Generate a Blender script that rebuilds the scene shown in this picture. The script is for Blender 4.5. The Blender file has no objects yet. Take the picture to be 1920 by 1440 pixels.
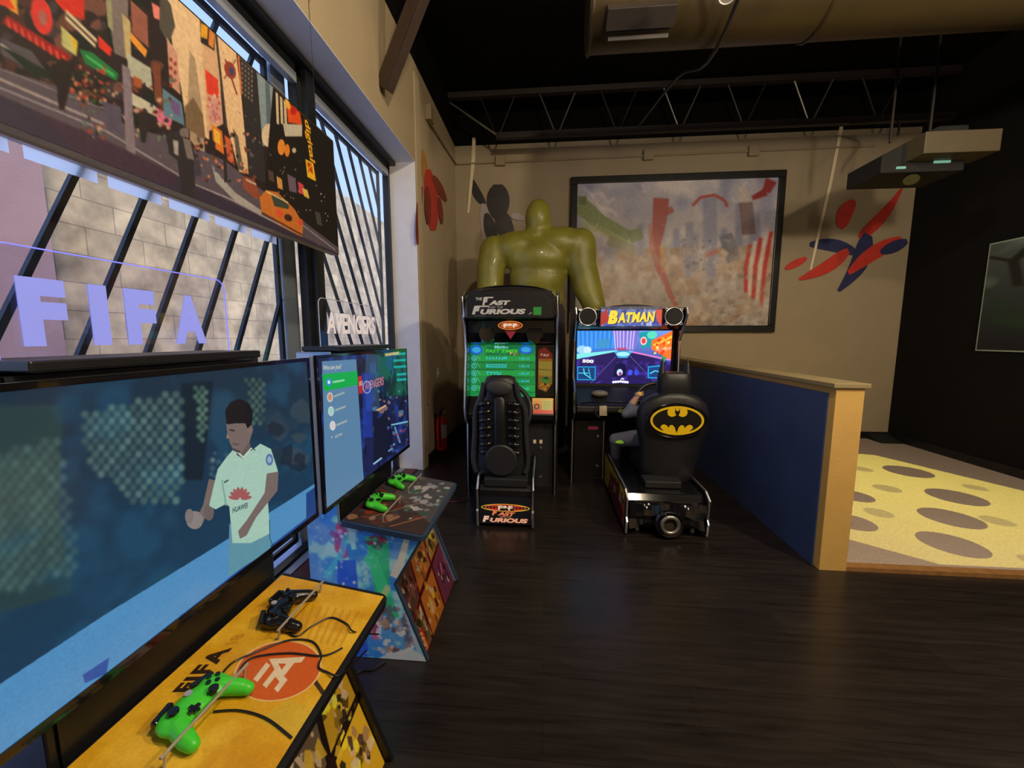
import bpy, bmesh, math, random
import numpy as np
from mathutils import Vector, Matrix, Euler, noise as mnoise
PI = math.pi
SC = bpy.context.scene
COL = SC.collection
# ------------------------------------------------------------------ camera
FOC, EYE = 740.0, 1.52
PITCH = math.atan2(88, FOC)
YAW = math.atan2(65, math.hypot(FOC, 88))
cam_d = bpy.data.cameras.new('camera')
cam_d.sensor_width = 36.0
cam_d.lens = 36.0 * FOC / 1920.0
cam_d.clip_start = 0.02
cam = bpy.data.objects.new('camera', cam_d)
cam.location = (0, 0, EYE)
cam.rotation_euler = (PI/2 - PITCH, 0, YAW)
COL.objects.link(cam)
SC.camera = cam
SC.view_settings.view_transform = 'Standard'
SC.view_settings.look = 'None'
SC.view_settings.exposure = 0.0
SC.view_settings.gamma = 1.0
SC.view_settings.use_curve_mapping = False
# ------------------------------------------------------------------ world: overcast daylight outside
W = bpy.data.worlds.new('daylight'); SC.world = W; W.use_nodes = True
wn, wl = W.node_tree.nodes, W.node_tree.links
wn.clear()
wo = wn.new('ShaderNodeOutputWorld'); wb = wn.new('ShaderNodeBackground')
wtc = wn.new('ShaderNodeTexCoord'); wsep = wn.new('ShaderNodeSeparateXYZ')
wr = wn.new('ShaderNodeValToRGB')
wr.color_ramp.elements[0].position = 0.0; wr.color_ramp.elements[0].color = (0.46, 0.60, 0.88, 1)
wr.color_ramp.elements[1].position = 0.8; wr.color_ramp.elements[1].color = (0.24, 0.38, 0.80, 1)
wl.new(wtc.outputs['Generated'], wsep.inputs[0]); wl.new(wsep.outputs['Z'], wr.inputs[0])
wl.new(wr.outputs[0], wb.inputs[0]); wb.inputs[1].default_value = 1.9
wl.new(wb.outputs[0], wo.inputs[0])
sun_d = bpy.data.lights.new('sun', 'SUN'); sun_d.energy = 4.2; sun_d.angle = math.radians(20); sun_d.color = (1, .86, .66)
sun = bpy.data.objects.new('sun', sun_d); COL.objects.link(sun); sun.location = (-3, -3, 9)
sun.rotation_euler = Vector((-.5, .45, -.72)).to_track_quat('-Z', 'Y').to_euler()
# ------------------------------------------------------------------ unseen warm lamps added above the frame to light walls and poster
def lamp(name, kind, loc, energy, color, size=0.3, target=None, spot=None, parent=None):
    d = bpy.data.lights.new(name, kind); d.energy = energy; d.color = color
    if kind == 'AREA': d.shape = 'DISK'; d.size = size
    elif kind in ('POINT', 'SPOT'): d.shadow_soft_size = size
    if spot: d.spot_size = spot; d.spot_blend = 0.6
    o = bpy.data.objects.new(name, d); COL.objects.link(o); o.location = loc
    if target is not None:
        o.rotation_euler = (Vector(target) - Vector(loc)).to_track_quat('-Z', 'Y').to_euler()
    if parent: o.parent = parent
    return o
WARM = (1.0, 0.82, 0.58)
UNSEEN_LAMPS = [((0.7, 0.9, 4.40), 190), ((2.7, 1.0, 3.35), 210), ((3.9, 1.9, 3.60), 60), ((1.5, 0.2, 3.2), 70)]
# ------------------------------------------------------------------ object helpers
def tag(o, label=None, cat=None, group=None, kind=None):
    if label: o['label'] = label
    if cat: o['category'] = cat
    if group: o['group'] = group
    if kind: o['kind'] = kind
    return o
def empty(name, loc=(0, 0, 0), rz=0, label=None, cat=None, group=None, rot=None):
    o = bpy.data.objects.new(name, None); COL.objects.link(o)
    o.location = loc; o.rotation_euler = rot if rot else (0, 0, rz)
    o.empty_display_size = 0.1
    return tag(o, label, cat, group)
def copy_tree(o, parent=None):
    c = o.copy(); COL.objects.link(c)
    if parent: c.parent = parent
    for ch in list(o.children):
        copy_tree(ch, c)
    return c
def link_mesh(name, me, mat, parent=None, smooth=False, bevel=0, seg=2, autos=True):
    if not isinstance(mat, (list, tuple)): mat = [mat]
    for m in mat: me.materials.append(m)
    o = bpy.data.objects.new(name, me); COL.objects.link(o)
    if parent: o.parent = parent
    if smooth:
        me.shade_smooth()
        if autos:
            try: me.set_sharp_from_angle(angle=math.radians(40))
            except Exception: pass
    if bevel:
        b = o.modifiers.new('bevel', 'BEVEL'); b.width = bevel; b.segments = seg
        b.limit_method = 'ANGLE'; b.angle_limit = math.radians(35)
    return o
class MB:
    """collects shapes into one mesh"""
    def __init__(s): s.bm = bmesh.new()
    def _xf(s, vs, M):
        for v in vs: v.co = M @ v.co
    def box(s, c, sz, rot=(0, 0, 0), mi=0):
        r = bmesh.ops.create_cube(s.bm, size=1)
        M = Matrix.Translation(c) @ Euler(rot).to_matrix().to_4x4() @ Matrix.Diagonal((sz[0], sz[1], sz[2], 1))
        s._xf(r['verts'], M)
        if mi:
            for f in {f for v in r['verts'] for f in v.link_faces}: f.material_index = mi
        return s
    def span(s, a, b, mi=0):
        return s.box([(a[i]+b[i])/2 for i in range(3)], [abs(b[i]-a[i]) for i in range(3)], mi=mi)
    def cyl(s, a, b, r0, r1=None, seg=24, cap=True):
        a, b = Vector(a), Vector(b); r1 = r0 if r1 is None else r1
        d = b - a; L = d.length
        r = bmesh.ops.create_cone(s.bm, cap_ends=cap, segments=seg, radius1=r0, radius2=r1, depth=L)
        s._xf(r['verts'], Matrix.Translation((a+b)/2) @ d.to_track_quat('Z', 'Y').to_matrix().to_4x4())
        return s
    def ell(s, c, r, rot=(0, 0, 0), seg=24):
        q = bmesh.ops.create_uvsphere(s.bm, u_segments=seg, v_segments=max(8, seg//2), radius=1)
        s._xf(q['verts'], Matrix.Translation(c) @ Euler(rot).to_matrix().to_4x4() @ Matrix.Diagonal((r[0], r[1], r[2], 1)))
        return s
    def cap(s, a, b, r0, r1=None):
        r1 = r0 if r1 is None else r1
        s.cyl(a, b, r0, r1, 16); s.ell(a, (r0,)*3, seg=16); s.ell(b, (r1,)*3, seg=16); return s
    def chain(s, pts, rs):
        for i in range(len(pts)-1): s.cap(pts[i], pts[i+1], rs[i], rs[i+1])
        return s
    def prism(s, poly, axis, t0, t1):
        """poly of 2-d points; axis 'x': (y,z) 'y': (x,z) 'z': (x,y)"""
        def P(p, t):
            return {'x': (t, p[0], p[1]), 'y': (p[0], t, p[1]), 'z': (p[0], p[1], t)}[axis]
        A = [s.bm.verts.new(P(p, t0)) for p in poly]; B = [s.bm.verts.new(P(p, t1)) for p in poly]
        n = len(poly)
        fs = [s.bm.faces.new(A), s.bm.faces.new(B[::-1])]
        for i in range(n): fs.append(s.bm.faces.new((A[i], B[i], B[(i+1) % n], A[(i+1) % n])))
        bmesh.ops.recalc_face_normals(s.bm, faces=fs); return s
    def torus(s, c, R, r, axis=(0, 0, 1), seg=40, rs=10, a0=0, a1=2*PI, sx=1, sy=1):
        q = Vector(axis).to_track_quat('Z', 'Y'); full = abs(a1-a0-2*PI) < 1e-6
        rings = []
        n = seg if full else seg+1
        for i in range(n):
            a = a0 + (a1-a0)*i/seg
            ring = []
            for j in range(rs):
                b = 2*PI*j/rs
                p = Vector(((R+r*math.cos(b))*math.cos(a)*sx, (R+r*math.cos(b))*math.sin(a)*sy, r*math.sin(b)))
                ring.append(s.bm.verts.new(Vector(c) + q @ p))
            rings.append(ring)
        fs = []
        for i in range(n if full else n-1):
            A, B = rings[i], rings[(i+1) % n]
            for j in range(rs): fs.append(s.bm.faces.new((A[j], B[j], B[(j+1) % rs], A[(j+1) % rs])))
        if not full: fs.append(s.bm.faces.new(rings[0])); fs.append(s.bm.faces.new(rings[-1]))
        bmesh.ops.recalc_face_normals(s.bm, faces=fs); return s
    def tube(s, pts, r, rs=8, sub=6):
        P = [Vector(p) for p in pts]
        if sub > 1 and len(P) > 2:
            Q = []
            for i in range(len(P)-1):
                p0 = P[max(i-1, 0)]; p1 = P[i]; p2 = P[i+1]; p3 = P[min(i+2, len(P)-1)]
                for k in range(sub):
                    t = k/sub
                    Q.append(0.5*((2*p1) + (p2-p0)*t + (2*p0-5*p1+4*p2-p3)*t*t + (3*p1-p0-3*p2+p3)*t**3))
            Q.append(P[-1]); P = Q
        rings = []; up = Vector((0.13, 0.21, 0.97))
        for i, p in enumerate(P):
            d = (P[min(i+1, len(P)-1)] - P[max(i-1, 0)]).normalized()
            x = d.cross(up).normalized(); y = d.cross(x).normalized()
            rings.append([s.bm.verts.new(p + x*r*math.cos(2*PI*j/rs) + y*r*math.sin(2*PI*j/rs)) for j in range(rs)])
        fs = []
        for A, B in zip(rings, rings[1:]):
            for j in range(rs): fs.append(s.bm.faces.new((A[j], B[j], B[(j+1) % rs], A[(j+1) % rs])))
        fs.append(s.bm.faces.new(rings[0])); fs.append(s.bm.faces.new(rings[-1]))
        bmesh.ops.recalc_face_normals(s.bm, faces=fs); return s
    def lathe(s, prof, c, axis=(0, 0, 1), seg=32):
        q = Vector(axis).to_track_quat('Z', 'Y'); rings = []
        for r, z in prof:
            rings.append([s.bm.verts.new(Vector(c) + q @ Vector((max(r, 1e-5)*math.cos(2*PI*j/seg), max(r, 1e-5)*math.sin(2*PI*j/seg), z))) for j in range(seg)])
        fs = []
        for A, B in zip(rings, rings[1:]):
            for j in range(seg): fs.append(s.bm.faces.new((A[j], B[j], B[(j+1) % seg], A[(j+1) % seg])))
        fs.append(s.bm.faces.new(rings[0])); fs.append(s.bm.faces.new(rings[-1]))
        bmesh.ops.recalc_face_normals(s.bm, faces=fs); return s
    def loft(s, rings, closed=True):
        R = [[s.bm.verts.new(p) for p in r] for r in rings]; n = len(R[0]); fs = []
        for A, B in zip(R, R[1:]):
            for j in range(n if closed else n-1): fs.append(s.bm.faces.new((A[j], B[j], B[(j+1) % n], A[(j+1) % n])))
        if closed: fs.append(s.bm.faces.new(R[0])); fs.append(s.bm.faces.new(R[-1]))
        bmesh.ops.recalc_face_normals(s.bm, faces=fs); return s
    def build(s, name, mat, parent=None, smooth=False, bevel=0, seg=2, remesh=0, sm=4, autos=True):
        me = bpy.data.meshes.new(name); s.bm.to_mesh(me); s.bm.free()
        o = link_mesh(name, me, mat, parent, smooth or remesh > 0, bevel, seg, autos and not remesh)
        if remesh:
            m = o.modifiers.new('remesh', 'REMESH'); m.mode = 'VOXEL'; m.voxel_size = remesh; m.use_smooth_shade = True
            if sm: k = o.modifiers.new('smooth', 'SMOOTH'); k.factor = 0.5; k.iterations = sm
        return o
# ------------------------------------------------------------------ materials
def srgb(c):
    c = np.asarray(c, float)/255.0
    return np.where(c <= 0.04045, c/12.92, ((c+0.055)/1.055)**2.4)
def S(*c): v = srgb(c); return (float(v[0]), float(v[1]), float(v[2]), 1.0)
def pmat(name, col, rough=0.5, metal=0.0, noise=0.0, nscale=8.0, bump=0.0, bscale=60.0, coat=0.0, emit=None, estr=0.0, spec=0.5, trans=0.0, alpha=1.0):
    m = bpy.data.materials.new(name); m.use_nodes = True
    n, l = m.node_tree.nodes, m.node_tree.links
    b = n['Principled BSDF']
    b.inputs['Base Color'].default_value = col; b.inputs['Roughness'].default_value = rough
    b.inputs['Metallic'].default_value = metal; b.inputs['Coat Weight'].default_value = coat
    b.inputs['Specular IOR Level'].default_value = spec
    b.inputs['Transmission Weight'].default_value = trans; b.inputs['Alpha'].default_value = alpha
    tc = n.new('ShaderNodeTexCoord')
    if noise > 0:
        t = n.new('ShaderNodeTexNoise'); t.inputs['Scale'].default_value = nscale; t.inputs['Detail'].default_value = 5
        l.new(tc.outputs['Object'], t.inputs['Vector'])
        mx = n.new('ShaderNodeMix'); mx.data_type = 'RGBA'
        mr = n.new('ShaderNodeMapRange'); mr.inputs[1].default_value = 0.3; mr.inputs[2].default_value = 0.7
        l.new(t.outputs['Fac'], mr.inputs[0]); l.new(mr.outputs[0], mx.inputs[0])
        mx.inputs[6].default_value = tuple(max(0, c*(1-noise)) for c in col[:3]) + (1,)
        mx.inputs[7].default_value = tuple(min(1, c*(1+noise)) for c in col[:3]) + (1,)
        l.new(mx.outputs[2], b.inputs['Base Color'])
    if bump > 0:
        t2 = n.new('ShaderNodeTexNoise'); t2.inputs['Scale'].default_value = bscale; t2.inputs['Detail'].default_value = 4
        l.new(tc.outputs['Object'], t2.inputs['Vector'])
        bp = n.new('ShaderNodeBump'); bp.inputs['Strength'].default_value = bump; bp.inputs['Distance'].default_value = 0.01
        l.new(t2.outputs['Fac'], bp.inputs['Height']); l.new(bp.outputs[0], b.inputs['Normal'])
    if emit:
        b.inputs['Emission Color'].default_value = emit; b.inputs['Emission Strength'].default_value = estr
    return m
def art_mat(name, emit=0.0, rough=0.45, coat=0.0, base=1.0):
    """material that shows the painted picture stored on the mesh"""
    m = bpy.data.materials.new(name); m.use_nodes = True
    n, l = m.node_tree.nodes, m.node_tree.links; b = n['Principled BSDF']
    a = n.new('ShaderNodeAttribute'); a.attribute_name = 'art'
    b.inputs['Roughness'].default_value = rough; b.inputs['Coat Weight'].default_value = coat
    if emit > 0:
        b.inputs['Base Color'].default_value = (0.01, 0.01, 0.012, 1)
        l.new(a.outputs['Color'], b.inputs['Emission Color']); b.inputs['Emission Strength'].default_value = emit
    else:
        l.new(a.outputs['Color'], b.inputs['Base Color'])
    return m
# ------------------------------------------------------------------ painted pictures
FW = Vector((-math.sin(YAW)*math.cos(PITCH), math.cos(YAW)*math.cos(PITCH), -math.sin(PITCH)))
RT = Vector((math.cos(YAW), math.sin(YAW), 0)); UP = RT.cross(FW)
def ray(x, y): return FW*FOC + RT*(x-960) + UP*(720-y)
_tc = {}
def glyphs(txt, shear=0.0, bold=0.0, space=1.0):
    k = (txt, shear, bold, space)
    if k not in _tc:
        c = bpy.data.curves.new('t', 'FONT'); c.body = txt; c.size = 1; c.shear = shear; c.offset = bold
        c.space_character = space; c.resolution_u = 4
        o = bpy.data.objects.new('t', c)
        me = bpy.data.meshes.new_from_object(o); me.calc_loop_triangles()
        v = np.array([p.co[:2] for p in me.vertices]) if len(me.vertices) else np.zeros((3, 2))
        t = [tuple(x.vertices) for x in me.loop_triangles]
        bpy.data.objects.remove(o); bpy.data.curves.remove(c); bpy.data.meshes.remove(me)
        mn, mx = v.min(0), v.max(0); v = (v-mn)/(np.maximum(mx-mn, 1e-6))
        _tc[k] = (v, t)
    return _tc[k]
class Canvas:
    def __init__(s, w, h, bg=(0, 0, 0), mp=None, ss=2):
        s.w, s.h, s.ss, s.mp = w, h, ss, mp
        s.a = np.empty((h*ss, w*ss, 3)); s.a[:] = bg; s.rng = np.random.RandomState(7)
    def _m(s, pts):
        if s.mp: pts = [s.mp(*p) for p in pts]
        return np.asarray(pts, float)*s.ss
    def _mask(s, P):
        x0, y0 = np.floor(P.min(0)).astype(int); x1, y1 = np.ceil(P.max(0)).astype(int)+1
        x0, y0 = max(x0, 0), max(y0, 0); x1, y1 = min(x1, s.a.shape[1]), min(y1, s.a.shape[0])
        if x1 <= x0 or y1 <= y0: return None
        X, Y = np.meshgrid(np.arange(x0, x1)+.5, np.arange(y0, y1)+.5)
        ins = np.zeros(X.shape, bool); n = len(P)
        for i in range(n):
            ax, ay = P[i]; bx, by = P[(i+1) % n]
            if ay == by: continue
            c = ((ay > Y) != (by > Y)) & (X < (bx-ax)*(Y-ay)/(by-ay)+ax)
            ins ^= c
        return (slice(y0, y1), slice(x0, x1)), ins
    def _fill(s, P, col, a):
        r = s._mask(P)
        if r is None: return
        sl, ins = r; v = s.a[sl]; v[ins] = v[ins]*(1-a) + np.asarray(col, float)*a
    def poly(s, pts, col, a=1.0): s._fill(s._m(pts), col, a); return s
    def rect(s, x0, y0, x1, y1, col, a=1.0): return s.poly([(x0, y0), (x1, y0), (x1, y1), (x0, y1)], col, a)
    def ell(s, cx, cy, rx, ry, col, a=1.0, rot=0.0, n=36):
        c, q = math.cos(rot), math.sin(rot)
        return s.poly([(cx+rx*math.cos(t)*c-ry*math.sin(t)*q, cy+rx*math.cos(t)*q+ry*math.sin(t)*c) for t in [2*PI*i/n for i in range(n)]], col, a)
    def ring(s, cx, cy, rx, ry, w, col, a=1.0, a0=0, a1=2*PI, n=48):
        o = [(cx+rx*math.cos(t), cy+ry*math.sin(t)) for t in [a0+(a1-a0)*i/n for i in range(n+1)]]
        i_ = [(cx+(rx-w)*math.cos(t), cy+(ry-w)*math.sin(t)) for t in [a0+(a1-a0)*i/n for i in range(n+1)]]
        return s.poly(o+i_[::-1], col, a)
    def line(s, pts, w, col, a=1.0, w1=None):
        w1 = w if w1 is None else w1; n = len(pts)-1
        for i in range(n):
            (x0, y0), (x1, y1) = pts[i], pts[i+1]; L = math.hypot(x1-x0, y1-y0) or 1e-6
            wa = (w+(w1-w)*i/n)/2; wb = (w+(w1-w)*(i+1)/n)/2
            nx, ny = -(y1-y0)/L, (x1-x0)/L
            s.poly([(x0+nx*wa, y0+ny*wa), (x1+nx*wb, y1+ny*wb), (x1-nx*wb, y1-ny*wb), (x0-nx*wa, y0-ny*wa)], col, a)
        return s
    def text(s, txt, p0, p1, up, col, a=1.0, shear=0.0, bold=0.02, space=1.0):
        """glyph box: lower left p0, lower right p1, up = vector to the top"""
        v, tr = glyphs(txt, shear, bold, space)
        if isinstance(up, (int, float)): up = (0, -up)
        q = [(p0[0]+(p1[0]-p0[0])*x+up[0]*y, p0[1]+(p1[1]-p0[1])*x+up[1]*y) for x, y in v]
        P = s._m(q); P0 = P.min(0)
        x0, y0 = np.maximum(np.floor(P.min(0)).astype(int), 0); x1, y1 = np.ceil(P.max(0)).astype(int)+1
        x1, y1 = min(x1, s.a.shape[1]), min(y1, s.a.shape[0])
        if x1 <= x0 or y1 <= y0: return s
        m = np.zeros((y1-y0, x1-x0), bool)
        for t in tr:
            r = s._mask(P[list(t)])
            if r is None: continue
            sl, ins = r
            m[sl[0].start-y0:sl[0].stop-y0, sl[1].start-x0:sl[1].stop-x0] |= ins
        vv = s.a[y0:y1, x0:x1]; vv[m] = vv[m]*(1-a)+np.asarray(col, float)*a
        return s
    def vgrad(s, c0, c1):
        t = np.linspace(0, 1, s.a.shape[0])[:, None, None]; s.a[:] = np.asarray(c0)*(1-t)+np.asarray(c1)*t; return s
    def _noise(s, cell, octaves=3):
        H_, W_ = s.a.shape[:2]; out = np.zeros((H_, W_)); amp = 1; tot = 0
        for _ in range(octaves):
            gw, gh = int(W_/(cell*s.ss))+3, int(H_/(cell*s.ss))+3
            g = s.rng.rand(gh, gw)
            yy = np.arange(H_)/(cell*s.ss); xx = np.arange(W_)/(cell*s.ss)
            yi, xi = yy.astype(int), xx.astype(int); fy = (yy-yi)[:, None]; fx = (xx-xi)[None]
            fy = fy*fy*(3-2*fy); fx = fx*fx*(3-2*fx)
            v = (g[yi][:, xi]*(1-fy)*(1-fx)+g[yi+1][:, xi]*fy*(1-fx)+g[yi][:, xi+1]*(1-fy)*fx+g[yi+1][:, xi+1]*fy*fx)
            out += v*amp; tot += amp; amp *= .5; cell = max(cell/2, .6)
        return out/tot
    def mottle(s, amp, cell=8, octaves=3):
        s.a = np.clip(s.a*(1+(s._noise(cell, octaves)[..., None]-.5)*2*amp), 0, 255); return s
    def cloud(s, col, cell=20, lo=.5, hi=.7, a=1.0, y0=0, y1=1):
        m = np.clip((s._noise(cell)-lo)/(hi-lo), 0, 1)[..., None]*a
        H_ = s.a.shape[0]; yy = np.linspace(0, 1, H_)[:, None, None]
        m = m*((yy >= y0) & (yy <= y1)); s.a = s.a*(1-m)+np.asarray(col, float)*m; return s
    def blobs(s, n, cols, x0, y0, x1, y1, r0, r1, a=1.0, sides=7, asp=1.0):
        for _ in range(n):
            cx, cy = s.rng.uniform(x0, x1), s.rng.uniform(y0, y1); r = s.rng.uniform(r0, r1); c = cols[s.rng.randint(len(cols))]; ro = s.rng.uniform(0, PI)
            s.poly([(cx+math.cos(t+ro)*r*s.rng.uniform(.5, 1.2), cy+math.sin(t+ro)*r*asp*s.rng.uniform(.5, 1.2)) for t in [2*PI*i/sides for i in range(sides)]], c, a)
        return s
    def blur(s, k, box=None):
        k = int(k*s.ss); 
        if k < 1: return s
        A = s.a if box is None else s.a[int(box[1]*s.ss):int(box[3]*s.ss), int(box[0]*s.ss):int(box[2]*s.ss)]
        for ax in (0, 1):
            p = np.pad(A, [(k+1, k) if i == ax else (0, 0) for i in range(3)], mode='edge'); c = np.cumsum(p, axis=ax)
            n = A.shape[ax]
            A2 = (np.take(c, range(2*k+1, 2*k+1+n), axis=ax)-np.take(c, range(0, n), axis=ax))/(2*k+1)
            A[:] = A2
        return s
    def out(s):
        a = s.a.reshape(s.h, s.ss, s.w, s.ss, 3).mean((1, 3)); return srgb(np.clip(a, 0, 255))
def plane_map(O, U, V, w, h):
    """photo pixel -> canvas pixel, for a picture lying in the plane with top-left corner O, width vector U, down vector V"""
    O, U, V = Vector(O), Vector(U), Vector(V); N = U.cross(V)
    def f(x, y):
        d = ray(x, y); t = (O-Vector((0, 0, EYE))).dot(N)/d.dot(N); P = Vector((0, 0, EYE))+d*t-O
        return (P.dot(U)/U.dot(U)*w, P.dot(V)/V.dot(V)*h)
    return f
def picture(name, cv, O, U, V, mat, parent=None, clip=None, bow=None):
    """vertex-painted sheet of the canvas; clip = polygon in 0..1 canvas units"""
    O, U, V = np.array(O, float), np.array(U, float), np.array(V, float); w, h = cv.w, cv.h
    u, v = np.meshgrid(np.linspace(0, 1, w), np.linspace(0, 1, h))
    P = O+u[..., None]*U+v[..., None]*V
    if bow is not None: P = P+bow(u, v)
    P = P.reshape(-1, 3)
    i = np.arange(w*h).reshape(h, w)
    F = np.stack([i[:-1, :-1], i[1:, :-1], i[1:, 1:], i[:-1, 1:]], -1).reshape(-1, 4)
    if clip is not None:
        cu = (u[:-1, :-1]+.5/(w-1)).ravel(); cw = (v[:-1, :-1]+.5/(h-1)).ravel(); ins = np.zeros(len(cu), bool); n = len(clip)
        for k in range(n):
            ax, ay = clip[k]; bx, by = clip[(k+1) % n]
            if ay == by: continue
            ins ^= ((ay > cw) != (by > cw)) & (cu < (bx-ax)*(cw-ay)/(by-ay)+ax)
        F = F[ins]
    me = bpy.data.meshes.new(name)
    me.vertices.add(len(P)); me.vertices.foreach_set('co', P.astype(np.float32).ravel())
    me.loops.add(len(F)*4); me.loops.foreach_set('vertex_index', F.ravel().astype(np.int32))
    me.polygons.add(len(F)); me.polygons.foreach_set('loop_start', np.arange(0, len(F)*4, 4, dtype=np.int32))
    me.update(calc_edges=True)
    at = me.color_attributes.new('art', 'FLOAT_COLOR', 'POINT')
    c = np.ones((h*w, 4), np.float32); c[:, :3] = cv.out().reshape(-1, 3); at.data.foreach_set('color', c.ravel())
    if bow is not None: me.shade_smooth()
    return link_mesh(name, me, mat, parent)
def flat_text(name, txt, O, U, V, mat, parent=None, depth=0.0, bold=0.02, shear=0.0, space=1.0):
    """raised letters: lower-left O, width vector U, up vector V, extruded by depth along U x V"""
    v, tr = glyphs(txt, shear, bold, space); O, U, V = Vector(O), Vector(U), Vector(V); N = U.cross(V).normalized()
    bm = bmesh.new(); vs = [bm.verts.new(O+U*float(x)+V*float(y)+N*depth) for x, y in v]
    for t in tr:
        try: bm.faces.new([vs[k] for k in t])
        except ValueError: pass
    if depth > 0:
        be = [e for e in bm.edges if e.is_boundary]
        r = bmesh.ops.extrude_edge_only(bm, edges=be)
        for q in [g for g in r['geom'] if isinstance(g, bmesh.types.BMVert)]: q.co -= N*depth
        bmesh.ops.recalc_face_normals(bm, faces=bm.faces)
    me = bpy.data.meshes.new(name); bm.to_mesh(me); bm.free()
    return link_mesh(name, me, mat, parent)
M = {}
M['black'] = pmat('black_plastic', (0.009, 0.009, 0.011, 1), 0.38, noise=0.2)
M['gloss'] = pmat('gloss_black', (0.006, 0.006, 0.008, 1), 0.12, coat=0.6, noise=0.1)
M['rod'] = pmat('satin_rod', (0.52, 0.46, 0.38, 1), 0.35, metal=0.4, noise=0.05)
M['matte'] = pmat('matte_black', (0.008, 0.008, 0.009, 1), 0.8, noise=0.3)
M['seatv'] = pmat('black_vinyl', (0.012, 0.012, 0.014, 1), 0.42, noise=0.2, bump=0.1, bscale=200)
M['pad'] = pmat('grey_vinyl', (0.035, 0.035, 0.038, 1), 0.55, noise=0.2, bump=0.1, bscale=200)
M['chrome'] = pmat('chrome_edging', (0.9, 0.9, 0.92, 1), 0.34, metal=1.0, noise=0.05)
M['steel'] = pmat('brushed_steel', (0.45, 0.44, 0.42, 1), 0.35, metal=0.9, noise=0.15)
M['silver'] = pmat('silver_plastic', (0.33, 0.36, 0.42, 1), 0.35, noise=0.05)
M['white'] = pmat('white_plastic', (0.6, 0.58, 0.54, 1), 0.5, noise=0.05)
M['red'] = pmat('red_paint', S(232, 26, 24), 0.3, noise=0.1, coat=0.3)
M['print'] = art_mat('printed_sheet', 0, 0.4, 0.1)
M['gprint'] = art_mat('laminated_print', 0, 0.42, 0.0)
M['canvas'] = art_mat('canvas_print', 0, 0.6)
# ================================================================== the room shell
XL, XR, YB, YF, ZC, ZP = -1.40, 5.06, 6.20, -3.2, 4.85, 4.36
BEIGE = pmat('beige_wall_paint', S(176, 158, 128), 0.75, noise=0.05, nscale=1.5, bump=0.25, bscale=90)
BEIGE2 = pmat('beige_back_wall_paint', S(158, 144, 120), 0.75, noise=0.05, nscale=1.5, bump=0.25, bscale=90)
BLACKW = pmat('black_wall_paint', (0.0045, 0.0045, 0.005, 1), 0.9, noise=0.2, nscale=2, spec=0.2)
SOFF = pmat('white_reveal_paint', S(226, 226, 230), 0.7, noise=0.03, bump=0.1)
DECK = pmat('dark_deck_paint', (0.004, 0.004, 0.004, 1), 0.9, noise=0.3, spec=0.1)
YELL = pmat('tan_yellow_paint', S(214, 172, 96), 0.6, noise=0.04, bump=0.2, bscale=80)
BLUE = pmat('blue_wall_paint', S(56, 76, 124), 0.6, noise=0.12, nscale=3, bump=0.2, bscale=90)
def struct(name, mb, mat, **k):
    o = mb.build(name, mat, **k); o['kind'] = 'structure'; return o
# dark plank floor
def floor_mat():
    m = bpy.data.materials.new('dark_plank_floor'); m.use_nodes = True
    n, l = m.node_tree.nodes, m.node_tree.links; b = n['Principled BSDF']
    tc = n.new('ShaderNodeTexCoord'); mp = n.new('ShaderNodeMapping'); l.new(tc.outputs['Object'], mp.inputs[0])
    br = n.new('ShaderNodeTexBrick'); l.new(mp.outputs[0], br.inputs['Vector'])
    br.inputs['Scale'].default_value = 1; br.inputs['Brick Width'].default_value = 1.25; br.inputs['Row Height'].default_value = 0.18
    br.inputs['Mortar Size'].default_value = 0.0015; br.inputs['Mortar Smooth'].default_value = 0.3
    br.inputs['Color1'].default_value = (0.014, 0.0105, 0.0095, 1); br.inputs['Color2'].default_value = (0.020, 0.015, 0.0135, 1)
    br.inputs['Mortar'].default_value = (0.006, 0.005, 0.005, 1)
    mp2 = n.new('ShaderNodeMapping'); mp2.inputs['Scale'].default_value = (1.2, 14, 1); l.new(tc.outputs['Object'], mp2.inputs[0])
    no = n.new('ShaderNodeTexNoise'); no.inputs['Scale'].default_value = 2.2; no.inputs['Detail'].default_value = 7; no.inputs['Roughness'].default_value = 0.65
    l.new(mp2.outputs[0], no.inputs['Vector'])
    mr = n.new('ShaderNodeMapRange'); mr.inputs[1].default_value = 0.3; mr.inputs[2].default_value = 0.72; mr.inputs[3].default_value = 0.55; mr.inputs[4].default_value = 1.6
    l.new(no.outputs['Fac'], mr.inputs[0])
    mx = n.new('ShaderNodeVectorMath'); mx.operation = 'SCALE'; l.new(br.outputs['Color'], mx.inputs[0]); l.new(mr.outputs[0], mx.inputs['Scale'])
    l.new(mx.outputs[0], b.inputs['Base Color'])
    r2 = n.new('ShaderNodeMapRange'); r2.inputs[3].default_value = 0.22; r2.inputs[4].default_value = 0.38
    l.new(no.outputs['Fac'], r2.inputs[0]); l.new(r2.outputs[0], b.inputs['Roughness'])
    bp = n.new('ShaderNodeBump'); bp.inputs['Strength'].default_value = 0.12; bp.inputs['Distance'].default_value = 0.004
    l.new(no.outputs['Fac'], bp.inputs['Height']); l.new(bp.outputs[0], b.inputs['Normal'])
    b.inputs['Specular IOR Level'].default_value = 0.5
    return m
struct('floor', MB().span((XL-.35, YF-.1, -.1), (XR+.2, YB+.2, 0)), floor_mat())
struct('ceiling', MB().span((XL-.35, YF-.1, ZC), (XR+.2, YB+.2, ZC+.1)), DECK)
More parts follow.
